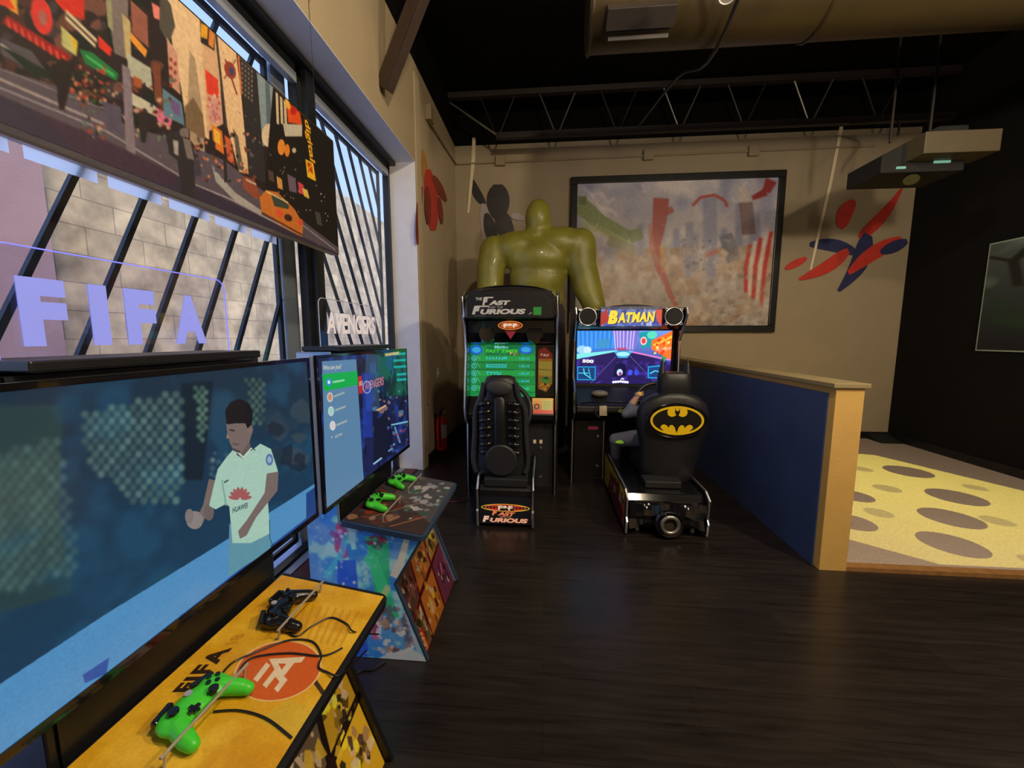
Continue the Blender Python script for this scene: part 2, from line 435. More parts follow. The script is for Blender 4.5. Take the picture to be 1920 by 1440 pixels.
# back wall: beige below, black above the joists' bearing line
struct('wall_back', MB().span((XL-.35, YB, 0), (XR+.2, YB+.2, ZP)), BEIGE2)
struct('trim_1', MB().span((XL-.35, YB-.01, ZP), (XR+.2, YB+.2, ZC)), DECK)
struct('wall_right', MB().span((XR, YF, 0), (XR+.2, YB, ZC)), BLACKW)
struct('wall_front', MB().span((XL-.35, YF-.2, 0), (XR+.2, YF, ZC)), BEIGE)
# left wall with a tall window opening
WY0, WY1, WZ1, XG = -0.9, 4.30, 3.36, -1.71
w = MB()
w.span((XL-.35, WY1, 0), (XL, YB, ZP)); w.span((XL-.35, YF, WZ1), (XL, WY1, ZP)); w.span((XL-.35, YF, 0), (XL, WY0, WZ1))
struct('wall_left', w, BEIGE)
struct('trim_2', MB().span((XL-.35, YF, ZP), (XL, YB, ZC)), DECK)
# white painted reveal: jamb and soffit faces of the window recess
struct('trim_3', MB().span((XG+.02, WY1-.006, 0), (XL-.001, WY1, WZ1)), SOFF)
struct('trim_4', MB().span((XG+.02, WY0, WZ1-.006), (XL-.001, WY1-.006, WZ1)), SOFF)
# pilaster strip on the left wall just beyond the window
struct('trim_5', MB().span((XL, WY1+.02, 0), (XL+.012, WY1+.16, ZP-.12)), pmat('pilaster_paint', S(186, 168, 138), 0.75, noise=0.04, bump=0.2))
struct('baseboard_back', MB().span((XL, YB-.015, 0), (XR-.015, YB, .12)), M['black'])
struct('baseboard_right', MB().span((XR-.015, YF, 0), (XR, YB, .12)), M['black'])
struct('baseboard_left', MB().span((XL, WY1+.17, 0), (XL+.015, YB-.015, .12)), M['black'])
# ---- windows
GLASS = bpy.data.materials.new('window_glass'); GLASS.use_nodes = True
_n, _l = GLASS.node_tree.nodes, GLASS.node_tree.links; _n.clear()
_o = _n.new('ShaderNodeOutputMaterial'); _t = _n.new('ShaderNodeBsdfTransparent'); _g = _n.new('ShaderNodeBsdfGlossy'); _m = _n.new('ShaderNodeMixShader')
_lw = _n.new('ShaderNodeLayerWeight'); _lw.inputs[0].default_value = 0.5
_p = _n.new('ShaderNodeMath'); _p.operation = 'POWER'; _p.inputs[1].default_value = 5.0; _l.new(_lw.outputs['Facing'], _p.inputs[0])
_f = _n.new('ShaderNodeMath'); _f.operation = 'MULTIPLY_ADD'; _f.inputs[1].default_value = 0.5; _f.inputs[2].default_value = 0.035; _l.new(_p.outputs[0], _f.inputs[0])
_t.inputs[0].default_value = (0.93, 0.95, 0.97, 1); _g.inputs['Roughness'].default_value = 0.02
_l.new(_f.outputs[0], _m.inputs[0]); _l.new(_t.outputs[0], _m.inputs[1]); _l.new(_g.outputs[0], _m.inputs[2]); _l.new(_m.outputs[0], _o.inputs[0])
FRM = pmat('dark_window_frame', (0.012, 0.014, 0.018, 1), 0.4, noise=0.2)
ALU = pmat('pale_aluminium', (0.42, 0.46, 0.52, 1), 0.4, metal=0.4, noise=0.06)
def window(name, y0, y1):
    t = empty(name, (XG, (y0+y1)/2, 0)); t['kind'] = 'structure'
    f = MB(); h = (y1-y0)/2
    f.span((-.03, -h, .0), (.03, h, .035)); f.span((-.03, -h, WZ1-.10), (.03, h, WZ1-.03))
    f.span((-.03, -h, .0), (.03, -h+.05, WZ1-.03)); f.span((-.03, h-.05, .0), (.03, h, WZ1-.03))
    f.build('window_frame', FRM, t)
    MB().span((-.012, -h+.05, WZ1-.16), (.035, h-.05, WZ1-.10)).build('window_rail', ALU, t)
    MB().span((-.004, -h+.04, .03), (.004, h-.04, WZ1-.09)).build('window_pane', GLASS, t)
window('window_1', WY0, 2.76); window('window_2', 2.86, WY1-.008)
struct('trim_6', MB().span((XG-.06, 2.76, 0), (XG+.07, 2.86, WZ1-.01)), FRM)
struct('trim_7', MB().span((XG-.14, 2.60, 0), (XG-.07, 2.74, WZ1)), ALU)
struct('trim_8', MB().span((XG-.05, WY0, WZ1-.045), (XG+.10, WY1-.008, WZ1-.007)), FRM)
# ---- steel security grilles outside the glass
GR = pmat('dark_grille_paint', (0.010, 0.013, 0.022, 1), 0.45, noise=0.2)
def grille(label, y0, y1, ys, sl, z1=3.22):
    t = empty('window_grille', (XG-.09, (y0+y1)/2, .04), label=label, cat='window grille', group=None)
    c = (y0+y1)/2
    fr = MB(); fr.span((-.012, y0-c, 0), (.012, y1-c, .035)); fr.span((-.012, y0-c, z1-.04), (.012, y1-c, z1-.005))
    fr.span((-.012, y0-c, 0), (.012, y0-c+.03, z1)); fr.span((-.012, y1-c-.03, 0), (.012, y1-c, z1))
    fr.build('grille_frame', GR, t)
    for y in ys:
        a, b = 0.02, z1-.03
        ya = lambda z: y+sl*(z-1.5)
        if sl*(1) > 0:
            lo = max(a, 1.5+(y0-y)/sl); hi = min(b, 1.5+(y1-y)/sl)
        else:
            lo = max(a, 1.5+(y1-y)/sl); hi = min(b, 1.5+(y0-y)/sl)
        if hi-lo < .15: continue
        L = math.hypot(hi-lo, ya(hi)-ya(lo)); ang = math.atan2(ya(hi)-ya(lo), hi-lo)
        MB().box((0, (ya(lo)+ya(hi))/2-c, (lo+hi)/2), (.02, .022, L), rot=(-ang, 0, 0)).build('grille_bar', GR, t)
grille('dark steel window grille with bars leaning right, behind the first big screen', WY0+.05, 2.58, [-1.2+.262*k for k in range(16)], 0.47)
grille('dark steel window grille with bars leaning left, nearest the white jamb', 2.90, WY1-.02, [2.2+.215*k for k in range(14)], -0.55)
# light rail across the outside of the first window
struct('trim_9', MB().span((XG-.075, WY0, 2.17), (XG-.045, 2.58, 2.30)), pmat('pinkish_rail_paint', S(205, 178, 168), 0.6, noise=0.05))
TRL = bpy.data.materials.new('light_dash_strip'); TRL.use_nodes = True; _n, _l = TRL.node_tree.nodes, TRL.node_tree.links; _n.clear()
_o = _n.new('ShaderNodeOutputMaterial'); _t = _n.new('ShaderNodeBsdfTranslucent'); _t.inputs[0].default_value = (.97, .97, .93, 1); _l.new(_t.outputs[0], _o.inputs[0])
for k in range(13):  # made-up translucent strips imitating dashes of light below the rail
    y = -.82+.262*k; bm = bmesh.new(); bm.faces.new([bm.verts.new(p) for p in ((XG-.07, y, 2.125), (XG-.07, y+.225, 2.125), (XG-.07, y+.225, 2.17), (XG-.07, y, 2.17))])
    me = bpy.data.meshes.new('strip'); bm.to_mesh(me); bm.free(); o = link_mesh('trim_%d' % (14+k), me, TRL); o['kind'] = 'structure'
# ---- outside: paving, stone block wall, stucco wall, parked car
def block_mat():
    m = bpy.data.materials.new('split_stone_blocks'); m.use_nodes = True
    n, l = m.node_tree.nodes, m.node_tree.links; b = n['Principled BSDF']
    tc = n.new('ShaderNodeTexCoord'); mp = n.new('ShaderNodeMapping'); mp.inputs['Rotation'].default_value = (PI/2, 0, PI/2)
    sp = n.new('ShaderNodeSeparateXYZ'); cb = n.new('ShaderNodeCombineXYZ'); l.new(tc.outputs['Object'], sp.inputs[0])
    l.new(sp.outputs['Y'], cb.inputs['X']); l.new(sp.outputs['Z'], cb.inputs['Y'])
    br = n.new('ShaderNodeTexBrick'); l.new(cb.outputs[0], br.inputs['Vector'])
    br.inputs['Scale'].default_value = 1; br.inputs['Brick Width'].default_value = .62; br.inputs['Row Height'].default_value = .3; br.inputs['Mortar Size'].default_value = .006
    br.inputs['Color1'].default_value = S(218, 194, 158); br.inputs['Color2'].default_value = S(200, 178, 146); br.inputs['Mortar'].default_value = S(160, 144, 126)
    no = n.new('ShaderNodeTexNoise'); no.inputs['Scale'].default_value = 3.5; no.inputs['Detail'].default_value = 8; l.new(tc.outputs['Object'], no.inputs['Vector'])
    mr = n.new('ShaderNodeMapRange'); mr.inputs[1].default_value = .3; mr.inputs[2].default_value = .7; mr.inputs[3].default_value = .5; mr.inputs[4].default_value = 1.2
    l.new(no.outputs['Fac'], mr.inputs[0])
    mx = n.new('ShaderNodeVectorMath'); mx.operation = 'SCALE'; l.new(br.outputs['Color'], mx.inputs[0]); l.new(mr.outputs[0], mx.inputs['Scale'])
    l.new(mx.outputs[0], b.inputs['Base Color']); b.inputs['Roughness'].default_value = .9
    bp = n.new('ShaderNodeBump'); bp.inputs['Strength'].default_value = .6; bp.inputs['Distance'].default_value = .03
    l.new(no.outputs['Fac'], bp.inputs['Height']); l.new(bp.outputs[0], b.inputs['Normal'])
    return m
g = MB().span((-40, -20, -.35), (XG-.05, 40, -.03)).build('pavement', pmat('pale_concrete', S(196, 206, 232), .9, noise=.06, nscale=2)); g['kind'] = 'structure'  # blue tint put into the concrete to bounce bluish light onto the soffit
g = MB().span((XG+.10, WY0, 0), (XG+.24, WY1-.01, .012)).build('trim_12', pmat('dark_red_sill', S(92, 34, 34), .5, noise=.2, nscale=5)); g['kind'] = 'structure'
g = MB().span((XG+.035, WY0, 0), (XG+.10, WY1-.01, .018)).build('trim_13', ALU); g['kind'] = 'structure'
st = MB().span((-5.4, 3.5, -.05), (-5.0, 15, 5.0)).build('stone_wall', block_mat())
tag(st, 'tan stone block wall standing outside across the paving', 'wall')
st = MB().span((-5.3, 2.75, -.05), (-4.7, 3.49, 5.2)).build('stucco_pier', pmat('mauve_stucco', S(176, 146, 150), .9, noise=.06, nscale=2, bump=.3))
tag(st, 'mauve stucco pier outside at the near end of the stone wall', 'pier')
st = MB().span((-4.4, 1.9, -.05), (-4.1, 2.12, 5.0)).build('stucco_column', pmat('pink_stucco', S(226, 160, 150), .9, noise=.05, nscale=2))
tag(st, 'pink stucco column outside the window at the far left', 'column')
car = empty('parked_car', (-7.8, 3.4, -.03), rz=.15, label='pale parked car seen through the window at the far left', cat='car')
b = MB(); prof = [(-2.1, .3), (-2.15, .75), (-1.5, .95), (-.9, 1.4), (.6, 1.42), (1.3, .98), (2.05, .85), (2.15, .35)]
b.prism(prof, 'x', -.85, .85); b.build('body', pmat('pale_car_paint', S(210, 220, 232), .3, noise=.02, coat=.5), car, bevel=.06)
b = MB(); b.prism([(-1.32, .98), (-.86, 1.34), (-.1, 1.36), (-.1, .98)], 'x', -.86, .86); b.prism([(0, .98), (0, 1.36), (.55, 1.36), (1.1, .98)], 'x', -.86, .86)
b.build('window_glass', M['gloss'], car)
for y in (-1.35, 1.35):
    for x in (-.8, .8):
        MB().cyl((x-.1, y, .33), (x+.1, y, .33), .33).build('wheel', M['matte'], car)
# ================================================================== overhead steel, duct, conduit
BR = pmat('brown_steel', S(66, 52, 46), .5, noise=.15, spec=.4)
DK = pmat('dark_joist_paint', S(40, 34, 32), .45, noise=.2)
# open web joist near the back wall
YJ = 5.75
jo = empty('roof_joist', (0, YJ, 4.22), label='dark open web steel joist spanning above the back wall', cat='roof joist')
jb = MB(); jb.span((-.72, -.035, 0), (XR-.02, .035, .075)); jb.span((XL+.02, -.04, .54), (XR-.02, .04, .61)); jb.build('chord', pmat('chord_paint', S(38, 30, 28), .6, noise=.15), jo)
k = 0; x = -.70
while x < XR-.3:
    for s_ in (-1, 1):
        MB().cyl((x+.03*s_, 0, .07), (x+.24*s_, 0, .56), .010, seg=8).build('web_rod', M['steel'] if k % 2 else DK, jo)
    x += .81; k += 1
MB().cyl((-.68, 0, .04), (-1.36, 0, .5), .014, seg=8).build('web_rod', M['steel'], jo)
# diagonal brace from the left wall
a, c = Vector((XL+.01, 3.42, 3.58)), Vector((-.52, 3.02, 4.84))
b = MB(); d = (c-a); q = d.to_track_quat('Z', 'Y')
for off, sz in (((0, 0), (.012, .12)), ((.045, .054), (.09, .012)), ((.045, -.054), (.09, .012))):
    r = bmesh.ops.create_cube(b.bm, size=1)
    b._xf(r['verts'], Matrix.Translation((a+c)/2) @ q.to_matrix().to_4x4() @ Matrix.Translation((off[0], off[1], 0)) @ Matrix.Diagonal((sz[0], sz[1], d.length, 1)))
o = b.build('diagonal_brace', BR); tag(o, 'brown steel channel brace rising from the left wall to the roof', 'brace')
# round duct
du = empty('air_duct', (0, 3.3, 3.99), label='large round bronze duct running below the roof', cat='duct')
DU = pmat('bronze_duct_paint', S(74, 62, 40), .42, metal=.5, noise=.12, nscale=2)
b = MB(); b.cyl((.28, 0, 0), (XR-.02, 0, 0), .30, seg=48)
b.build('duct_pipe', DU, du, smooth=True)
b = MB()
for x in (.30, 1.9, 3.6): MB().torus((x, 0, 0), .302, .012, axis=(1, 0, 0), rs=6).build('duct_seam', DU, du, smooth=True)
b = MB(); b.box((.62, -.20, -.235), (.46, .20, .12), rot=(.85, 0, 0))
for i in range(4): b.box((.62, -.262+.03*i, -.262-.034*i), (.42, .010, .03), rot=(.4, 0, 0))
b.build('register', DK, du, bevel=.004)
# conduit with a lamp head overhead
cd = MB().tube([(1.20, 2.2, 4.02), (1.22, 3.3, 3.62), (1.24, 4.3, 4.03), (1.16, 5.6, 4.24)], .014).build('sagging_conduit', DK)
tag(cd, 'dark conduit sagging below the round duct towards the joist', 'conduit')
sp = empty('spot_fixture', (1.02, 2.62, 3.50), label='small white spot lamp head hanging at the top edge above the poster', cat='spot lamp')
MB().cyl((0, 0, .10), (0, 0, ZC-3.50), .010).build('stem', DK, sp)
MB().lathe([(.0, .1), (.03, .1), (.042, .06), (.05, -.04), (.045, -.045), (.04, 0)], (0, 0, 0), axis=(.3, .5, .9)).build('lamp_head', M['white'], sp, smooth=True)
# conduit run on the back wall and left wall
ct = empty('wall_conduit', (0, YB, 4.0), label='thin beige conduit with junction boxes along the back wall', cat='conduit')
CM = pmat('beige_conduit_paint', S(150, 134, 108), .6, noise=.05)
b = MB(); b.cyl((XL+.02, -.02, .10), (XR-.6, -.02, .13), .012, seg=10); b.cyl((XL+.02, -.02, .10), (XL+.02, -1.35, .0), .012, seg=10); b.build('conduit_pipe', CM, ct)
for x in (-.72, 1.42, 2.86): MB().span((x-.06, -.06, .05), (x+.08, -.001, .19)).build('junction_box', CM, ct, bevel=.006)
MB().span((XL, -1.50, -.02), (XL+.07, -1.36, .14)).build('junction_box', CM, ct, bevel=.006)
b = MB(); b.cyl((1.2, -.05, .29), (1.2, -.05, .14), .006, seg=8); b.torus((1.1, -.05, .29), .1, .006, axis=(0, 1, 0), rs=6, seg=20, a0=0, a1=PI); o = b.build('hanging_wire', DK)
tag(o, 'thin dark wire loop above the back wall poster', 'wire')
# ================================================================== low blue partition and carpet play area
pa = MB().span((1.80, 2.60, 0), (1.965, YB-.02, 1.205)).build('low_partition', YELL)
tag(pa, 'low partition wall with blue side and yellow end beside the carpet', 'partition')
MB().span((1.790, 2.66, .0), (1.801, YB-.03, 1.165)).build('blue_panel', BLUE, pa)
MB().span((1.775, 2.585, 1.205), (1.99, YB-.02, 1.235)).build('top_cap', pmat('olive_cap_paint', S(150, 134, 96), .6, noise=.05), pa, bevel=.004)
ca = MB().span((1.965, 2.66, 0), (XR-.016, YB-.016, .02)).build('carpet', pmat('beige_carpet', S(176, 160, 148), .95, noise=.12, nscale=60, bump=.5, bscale=300)); ca['kind'] = 'structure'
struct('trim_10', MB().span((1.965, 2.60, 0), (XR-.016, 2.66, .028)), pmat('oak_threshold', S(150, 108, 62), .5, noise=.2, nscale=20))
struct('trim_11', MB().prism([(YB-.30, .02), (YB-.016, .02), (YB-.016, .10)], 'x', XR-.3, XR-.016), M['matte'])
# projector above the carpet: throws the yellow game picture on the floor
pj = empty('ceiling_projector', (3.55, 4.45, 3.12), rz=0, label='black projector hanging from the joist above the carpet', cat='projector')
b = MB(); b.prism([(-.42, -.06), (-.42, .10), (.05, .34), (.30, .34), (.30, -.06)], 'y', -.22, .22); b.build('housing', M['matte'], pj, bevel=.01)
MB().cyl((-.05, -.1, -.03), (-.08, -.14, -.10), .05, .06).build('lens', M['gloss'], pj, smooth=True)
PG = pmat('pale_green_light', (.1, .2, .15, 1), .3, emit=(.35, .8, .6, 1), estr=.35)
MB().box((.1, -.225, .02), (.14, .01, .02)).build('status_light', PG, pj)
MB().box((-.25, -.225, -.02), (.08, .01, .02)).build('status_light', PG, pj)
b = MB()
for x in (-.2, .15): b.cyl((x, 0, .3), (x, 0, ZC-3.12), .012, seg=8)
b.build('mount', DK, pj)
bx = MB().span((0, 0, 0), (.62, .26, .185)).build('duct_box', pmat('khaki_metal', S(84, 75, 56), .5, noise=.06), bevel=.006)
bx.location = (3.60, 4.38, 3.40); bx.location = (3.34, 4.05, 3.15)
tag(bx, 'khaki metal box mounted beside the black projector near the right wall', 'metal box')
b = MB().tube([(3.8, 5.7, 4.2), (4.0, 5.3, 4.02), (3.8, 4.95, 3.8), (3.72, 4.85, 3.66)], .012).build('projector_cable', DK)
tag(b, 'dark cable looping from the joist down to the projector', 'cable')
# the projected picture: lamp with a pierced mask, yellow field with round holes
pl = bpy.data.lights.new('projector_light', 'SPOT'); pl.energy = 30; pl.color = (1, 1, 1); pl.spot_size = math.radians(120); pl.spot_blend = 0; pl.shadow_soft_size = 0.0
plo = bpy.data.objects.new('projector_light', pl); COL.objects.link(plo); PX, PY, PZ = 3.45, 4.10, 3.05
plo.location = (PX, PY, PZ)
pl.use_nodes = True; n, l = pl.node_tree.nodes, pl.node_tree.links; n.clear()
out = n.new('ShaderNodeOutputLight'); em = n.new('ShaderNodeEmission'); tc = n.new('ShaderNodeTexCoord'); sx = n.new('ShaderNodeSeparateXYZ')
l.new(tc.outputs['Normal'], sx.inputs[0])
def mth(op, a, b_=None):
    q = n.new('ShaderNodeMath'); q.operation = op
    for i, v in enumerate((a, b_)):
        if v is None: continue
        if isinstance(v, (int, float)): q.inputs[i].default_value = v
        else: l.new(v, q.inputs[i])
    return q.outputs[0]
hz = PZ-.02
az = mth('ABSOLUTE', sx.outputs['Z']); fx = mth('ADD', mth('MULTIPLY', mth('DIVIDE', sx.outputs['X'], az), hz), PX); fy = mth('ADD', mth('MULTIPLY', mth('DIVIDE', sx.outputs['Y'], az), hz), PY)
field = 1.0
quad = [(2.0, 3.22), (2.62, 2.70), (4.60, 2.70), (4.72, 4.05), (4.2, 5.3), (2.9, 5.6), (2.0, 5.4)]
acc = None
for i in range(len(quad)):
    (ax, ay), (bx_, by_) = quad[i], quad[(i+1) % len(quad)]
    e = mth('SUBTRACT', mth('MULTIPLY', mth('SUBTRACT', fy, ay), bx_-ax), mth('MULTIPLY', mth('SUBTRACT', fx, ax), by_-ay))
    s_ = mth('GREATER_THAN', e, 0.0); acc = s_ if acc is None else mth('MULTIPLY', acc, s_)
holes = [(4.06, 4.66, .21, .0), (3.87, 3.93, .21, 0), (3.38, 3.45, .20, 0), (2.96, 2.99, .19, 0), (3.40, 4.10, .11, .45), (2.93, 3.87, .15, 0), (2.42, 4.2, .2, 0), (2.86, 3.5, .10, .5), (3.7, 3.42, .10, .5), (4.5, 3.7, .19, 0), (3.62, 4.7, .09, .5), (4.3, 4.2, .09, .5), (3.95, 3.0, .19, 0), (2.5, 3.3, .16, 0), (3.4, 4.95, .1, .4), (2.6, 4.8, .15, 0), (3.3, 2.8, .08, .5)]
for hx, hy, hr, rest in holes:
    dx = mth('SUBTRACT', fx, hx); dy = mth('SUBTRACT', fy, hy)
    d2 = mth('ADD', mth('MULTIPLY', dx, dx), mth('MULTIPLY', dy, dy)); s_ = mth('MAXIMUM', mth('GREATER_THAN', d2, hr*hr), rest)
    acc = mth('MULTIPLY', acc, s_)
em.inputs[0].default_value = (1.0, .95, .16, 1)
l.new(mth('MULTIPLY', acc, 15.0), em.inputs['Strength']); l.new(em.outputs[0], out.inputs[0])
plo.parent = pj; plo.matrix_parent_inverse = (Matrix.Translation(pj.location) @ Euler(pj.rotation_euler).to_matrix().to_4x4()).inverted()
# ---- unseen added lamps with made-up fixtures
for i, (p, e) in enumerate(UNSEEN_LAMPS):
    fx_ = empty('unseen_lamp', p, label=['unseen warm lamp added highest above the near kiosk', 'unseen warm lamp added above the near end of the low partition', 'unseen warm lamp added above the front of the carpet', 'unseen warm lamp added lowest of all, above the viewer'][i], cat='ceiling lamp')
    b = MB(); b.lathe([(.0, .03), (.2, .03), (.21, 0), (.20, -.005), (.19, .01), (0, .01)], (0, 0, 0)); b.cyl((0, 0, .03), (0, 0, ZC-p[2]), .01, seg=8); b.build('fixture', DK, fx_)
    lamp('lamp_bulb', 'POINT', (0, 0, -.10), e, WARM, .09, parent=fx_)
# ================================================================== hanging city print (flat picture on its own plane)
def city_canvas(mp):
    c = Canvas(900, 290, (38, 26, 28), mp)
    c.blobs(260, [(70, 40, 35), (25, 20, 24), (95, 60, 45), (60, 50, 55), (20, 28, 22), (110, 70, 60)], -250, -80, 360, 260, 6, 22)
    # sky between the towers
    c.poly([(310, -20), (345, -10), (372, 20), (383, 60), (390, 160), (392, 262), (350, 236), (338, 160), (322, 80)], (226, 192, 152))
    c.poly([(404, 50), (440, 80), (452, 180), (466, 326), (448, 322), (424, 232), (412, 120)], (228, 190, 148))
    c.poly([(355, 95), (365, 110), (378, 200), (385, 300), (356, 262), (352, 180)], (172, 146, 118))
    c.poly([(346, 200), (362, 182), (380, 215), (385, 262), (348, 240)], (120, 96, 70))
    # left signs
    c.poly([(-60, -40), (30, -20), (34, 28), (-10, 0)], (214, 160, 40)); c.poly([(-20, -30), (12, -10), (30, 20), (-8, 6)], (220, 60, 30))
    c.poly([(85, -20), (158, -30), (158, 38), (120, 22)], (206, 42, 26)); c.ell(78, 30, 19, 36, (214, 52, 44), rot=-.25); c.ell(80, 34, 8, 15, (150, 120, 110), .7, rot=-.2)
    c.line([(8, 36), (128, 112)], 17, (150, 24, 22))
    for i in range(9): c.line([(14+i*13, 36+i*8.4), (18+i*13, 52+i*8.4)], 5, (214, 74, 58))
    c.poly([(124, 18), (182, 74), (178, 90), (122, 36)], (206, 190, 160)); c.line([(124, 28), (180, 82)], 3, (70, 50, 44))
    c.poly([(114, 48), (146, 78), (143, 106), (116, 86)], (190, 190, 120)); c.poly([(130, 62), (145, 80), (143, 104)], (220, 180, 40))
    c.poly([(184, 66), (210, 92), (206, 106), (184, 88)], (216, 50, 34))
    c.poly([(148, 92), (172, 98), (222, 138), (218, 152), (160, 120)], (28, 120, 62)); c.line([(160, 104), (214, 142)], 5, (70, 176, 96))
    c.poly([(0, 70), (60, 96), (92, 140), (86, 150), (0, 100)], (80, 74, 84)); c.line([(0, 82), (90, 148)], 4, (190, 180, 180))
    c.poly([(0, 84), (80, 128), (130, 160), (60, 140)], (16, 36, 22)); 
    # towers in the middle
    c.poly([(196, -20), (240, -20), (240, 112), (214, 100)], (120, 108, 108)); c.poly([(198, 0), (208, 0), (212, 60), (202, 50)], (150, 150, 116))
    c.poly([(228, 25), (244, 40), (246, 120), (236, 110)], (190, 170, 120)); c.poly([(244, 60), (276, 95), (272, 108), (246, 78)], (232, 150, 50))
    c.poly([(244, 0), (276, 30), (278, 90), (248, 62)], (150, 88, 74)); c.poly([(284, 5), (300, 15), (304, 40), (288, 34)], (230, 130, 120))
    c.poly([(300, -20), (320, 10), (328, 50), (316, 84), (298, 50)], (80, 74, 66))
    c.poly([(238, 100), (282, 128), (286, 170), (240, 140)], (176, 178, 160)); c.poly([(250, 142), (266, 150), (264, 166), (250, 160)], (170, 84, 44))
    c.poly([(240, 170), (290, 198), (300, 222), (246, 196)], (196, 192, 172)); c.poly([(292, 200), (324, 222), (318, 240), (294, 226)], (216, 110, 140))
    c.poly([(304, 165), (340, 192), (346, 236), (306, 216)], (92, 128, 150)); c.poly([(318, 182), (336, 196), (338, 220), (322, 208)], (110, 84, 140))
    c.poly([(286, 120), (300, 120), (304, 200), (290, 190)], (120, 64, 44)); c.poly([(312, 70), (332, 100), (338, 178), (318, 160)], (200, 150, 130))
    for i in range(7): c.ell(320+(i % 2)*8, 112+i*8, 3, 4, (150, 50, 40))
    # advertisement tower
    c.poly([(374, 22), (404, 46), (418, 232), (388, 248)], (214, 170, 134)); c.poly([(374, 24), (402, 48), (402, 96), (376, 80)], (40, 34, 34))
    c.poly([(376, 44), (390, 50), (388, 74), (376, 70)], (226, 160, 40)); c.poly([(392, 54), (402, 64), (400, 92), (390, 84)], (212, 130, 60))
    c.poly([(384, 130), (408, 150), (410, 182), (388, 176)], (220, 60, 40)); c.poly([(388, 176), (412, 186), (416, 232), (392, 230)], (206, 150, 140))
    c.blobs(26, [(200, 90, 80), (230, 190, 170), (180, 110, 110)], 388, 178, 412, 228, 1.5, 4)
    c.poly([(396, 232), (416, 246), (420, 290), (400, 276)], (222, 120, 40)); c.poly([(400, 240), (412, 250), (412, 272), (402, 264)], (240, 190, 60))
    c.poly([(420, 252), (432, 262), (440, 310), (426, 300)], (206, 90, 50)); c.line([(404, 60), (424, 240)], 4, (60, 52, 50))
    c.line([(422, 112), (444, 178)], 2.4, (120, 40, 36)); c.line([(442, 112), (420, 148)], 2, (130, 50, 40)); c.ell(431, 132, 10, 17, (146, 60, 46), rot=-.35); c.ell(434, 134, 4, 8, (60, 70, 110)); c.line([(446, 96), (452, 178)], 3, (224, 120, 60))
    c.poly([(436, 240), (446, 256), (456, 320), (446, 318)], (96, 86, 74))
    # dark office block with lit windows
    c.poly([(447, 92), (484, 128), (498, 342), (466, 332), (456, 200)], (44, 40, 44))
    for i in range(4):
        for j in range(8): c.rect(452+i*6, 108+j*9+i*5, 455.5+i*6, 113+j*9+i*5, (128, 110, 104))
    c.poly([(480, 124), (512, 158), (520, 272), (492, 274)], (132, 150, 158)); c.poly([(496, 140), (504, 150), (510, 240), (500, 240)], (92, 106, 118))
    c.ell(504, 254, 14, 22, (220, 196, 168)); 
    c.poly([(512, 160), (622, 258), (634, 484), (500, 424), (496, 350)], (22, 17, 16))
    for x in (516, 524, 531): c.poly([(x, 172+(x-516)), (x+5, 176+(x-516)), (x+7, 234), (x+2, 232)], (206, 186, 152))
    c.poly([(536, 188), (562, 212), (566, 234), (540, 230)], (224, 80, 24)); c.poly([(534, 184), (542, 190), (544, 206), (536, 202)], (240, 180, 60)); c.ell(550, 208, 6, 8, (190, 30, 20))
    c.poly([(530, 232), (566, 234), (566, 256), (534, 256)], (196, 186, 168)); c.ell(527, 276, 7, 15, (226, 140, 50)); c.ell(538, 282, 5, 12, (226, 130, 40)); c.ell(551, 282, 4, 5, (190, 180, 140))
    c.text('digital', (567, 220), (578, 298), (13, 9), (244, 178, 34), bold=.03)
    c.poly([(572, 298), (587, 306), (592, 340), (576, 332)], (246, 190, 30)); c.poly([(575, 303), (584, 308), (587, 330), (578, 318)], (196, 60, 24)); c.line([(576, 318), (588, 330)], 2, (246, 190, 30)); c.line([(578, 316), (586, 308)], 2, (246, 190, 30))
    for q in [((518, 330), (528, 336), (530, 356), (520, 352), (214, 150, 80)), ((538, 326), (554, 334), (556, 362), (542, 358), (108, 88, 110)), ((558, 340), (568, 346), (572, 366), (560, 362), (214, 70, 90)), ((566, 352), (576, 356), (580, 372), (570, 368), (230, 190, 80)), ((502, 318), (512, 322), (514, 342), (504, 338), (80, 60, 56)), ((590, 395), (600, 400), (604, 424), (594, 420), (70, 68, 66))]: c.poly(q[:4], q[4])
    for i in range(28): c.ell(c.rng.uniform(505, 615), c.rng.uniform(290, 430), .9, 1.5, (190, 180, 160))
    # street
    c.poly([(-300, 20), (0, 128), (130, 168), (240, 236), (330, 262), (420, 300), (470, 340), (560, 408), (634, 464), (640, 500), (300, 420), (-300, 100)], (88, 78, 92))
    c.poly([(-300, 75), (0, 178), (200, 266), (420, 372), (634, 476), (640, 500), (300, 420), (-300, 110)], (54, 44, 66)); c.poly([(60, 205), (200, 262), (330, 322), (330, 350), (160, 296)], (70, 42, 62), .6)
    c.line([(-200, 90), (0, 164), (200, 246), (345, 334)], 3.2, (150, 146, 156)); c.line([(-200, 40), (0, 148), (198, 234)], 5, (158, 146, 150)); c.line([(0, 128), (120, 176), (250, 224)], 2, (140, 130, 140))
    c.line([(366, 346), (430, 372), (560, 440)], 2.4, (170, 166, 172)); c.poly([(396, 306), (404, 320), (440, 360), (492, 396), (488, 404), (442, 378), (404, 340)], (168, 164, 164)); c.line([(565, 420), (628, 468)], 2, (150, 148, 156))
    # people and vehicles
    c.blobs(120, [(120, 70, 60), (60, 40, 40), (190, 150, 130), (40, 40, 60), (150, 60, 40), (90, 110, 90)], 150, 150, 330, 262, 2, 6); c.blobs(80, [(120, 60, 40), (40, 30, 34), (200, 120, 90), (90, 80, 90)], 330, 250, 480, 340, 2, 5)
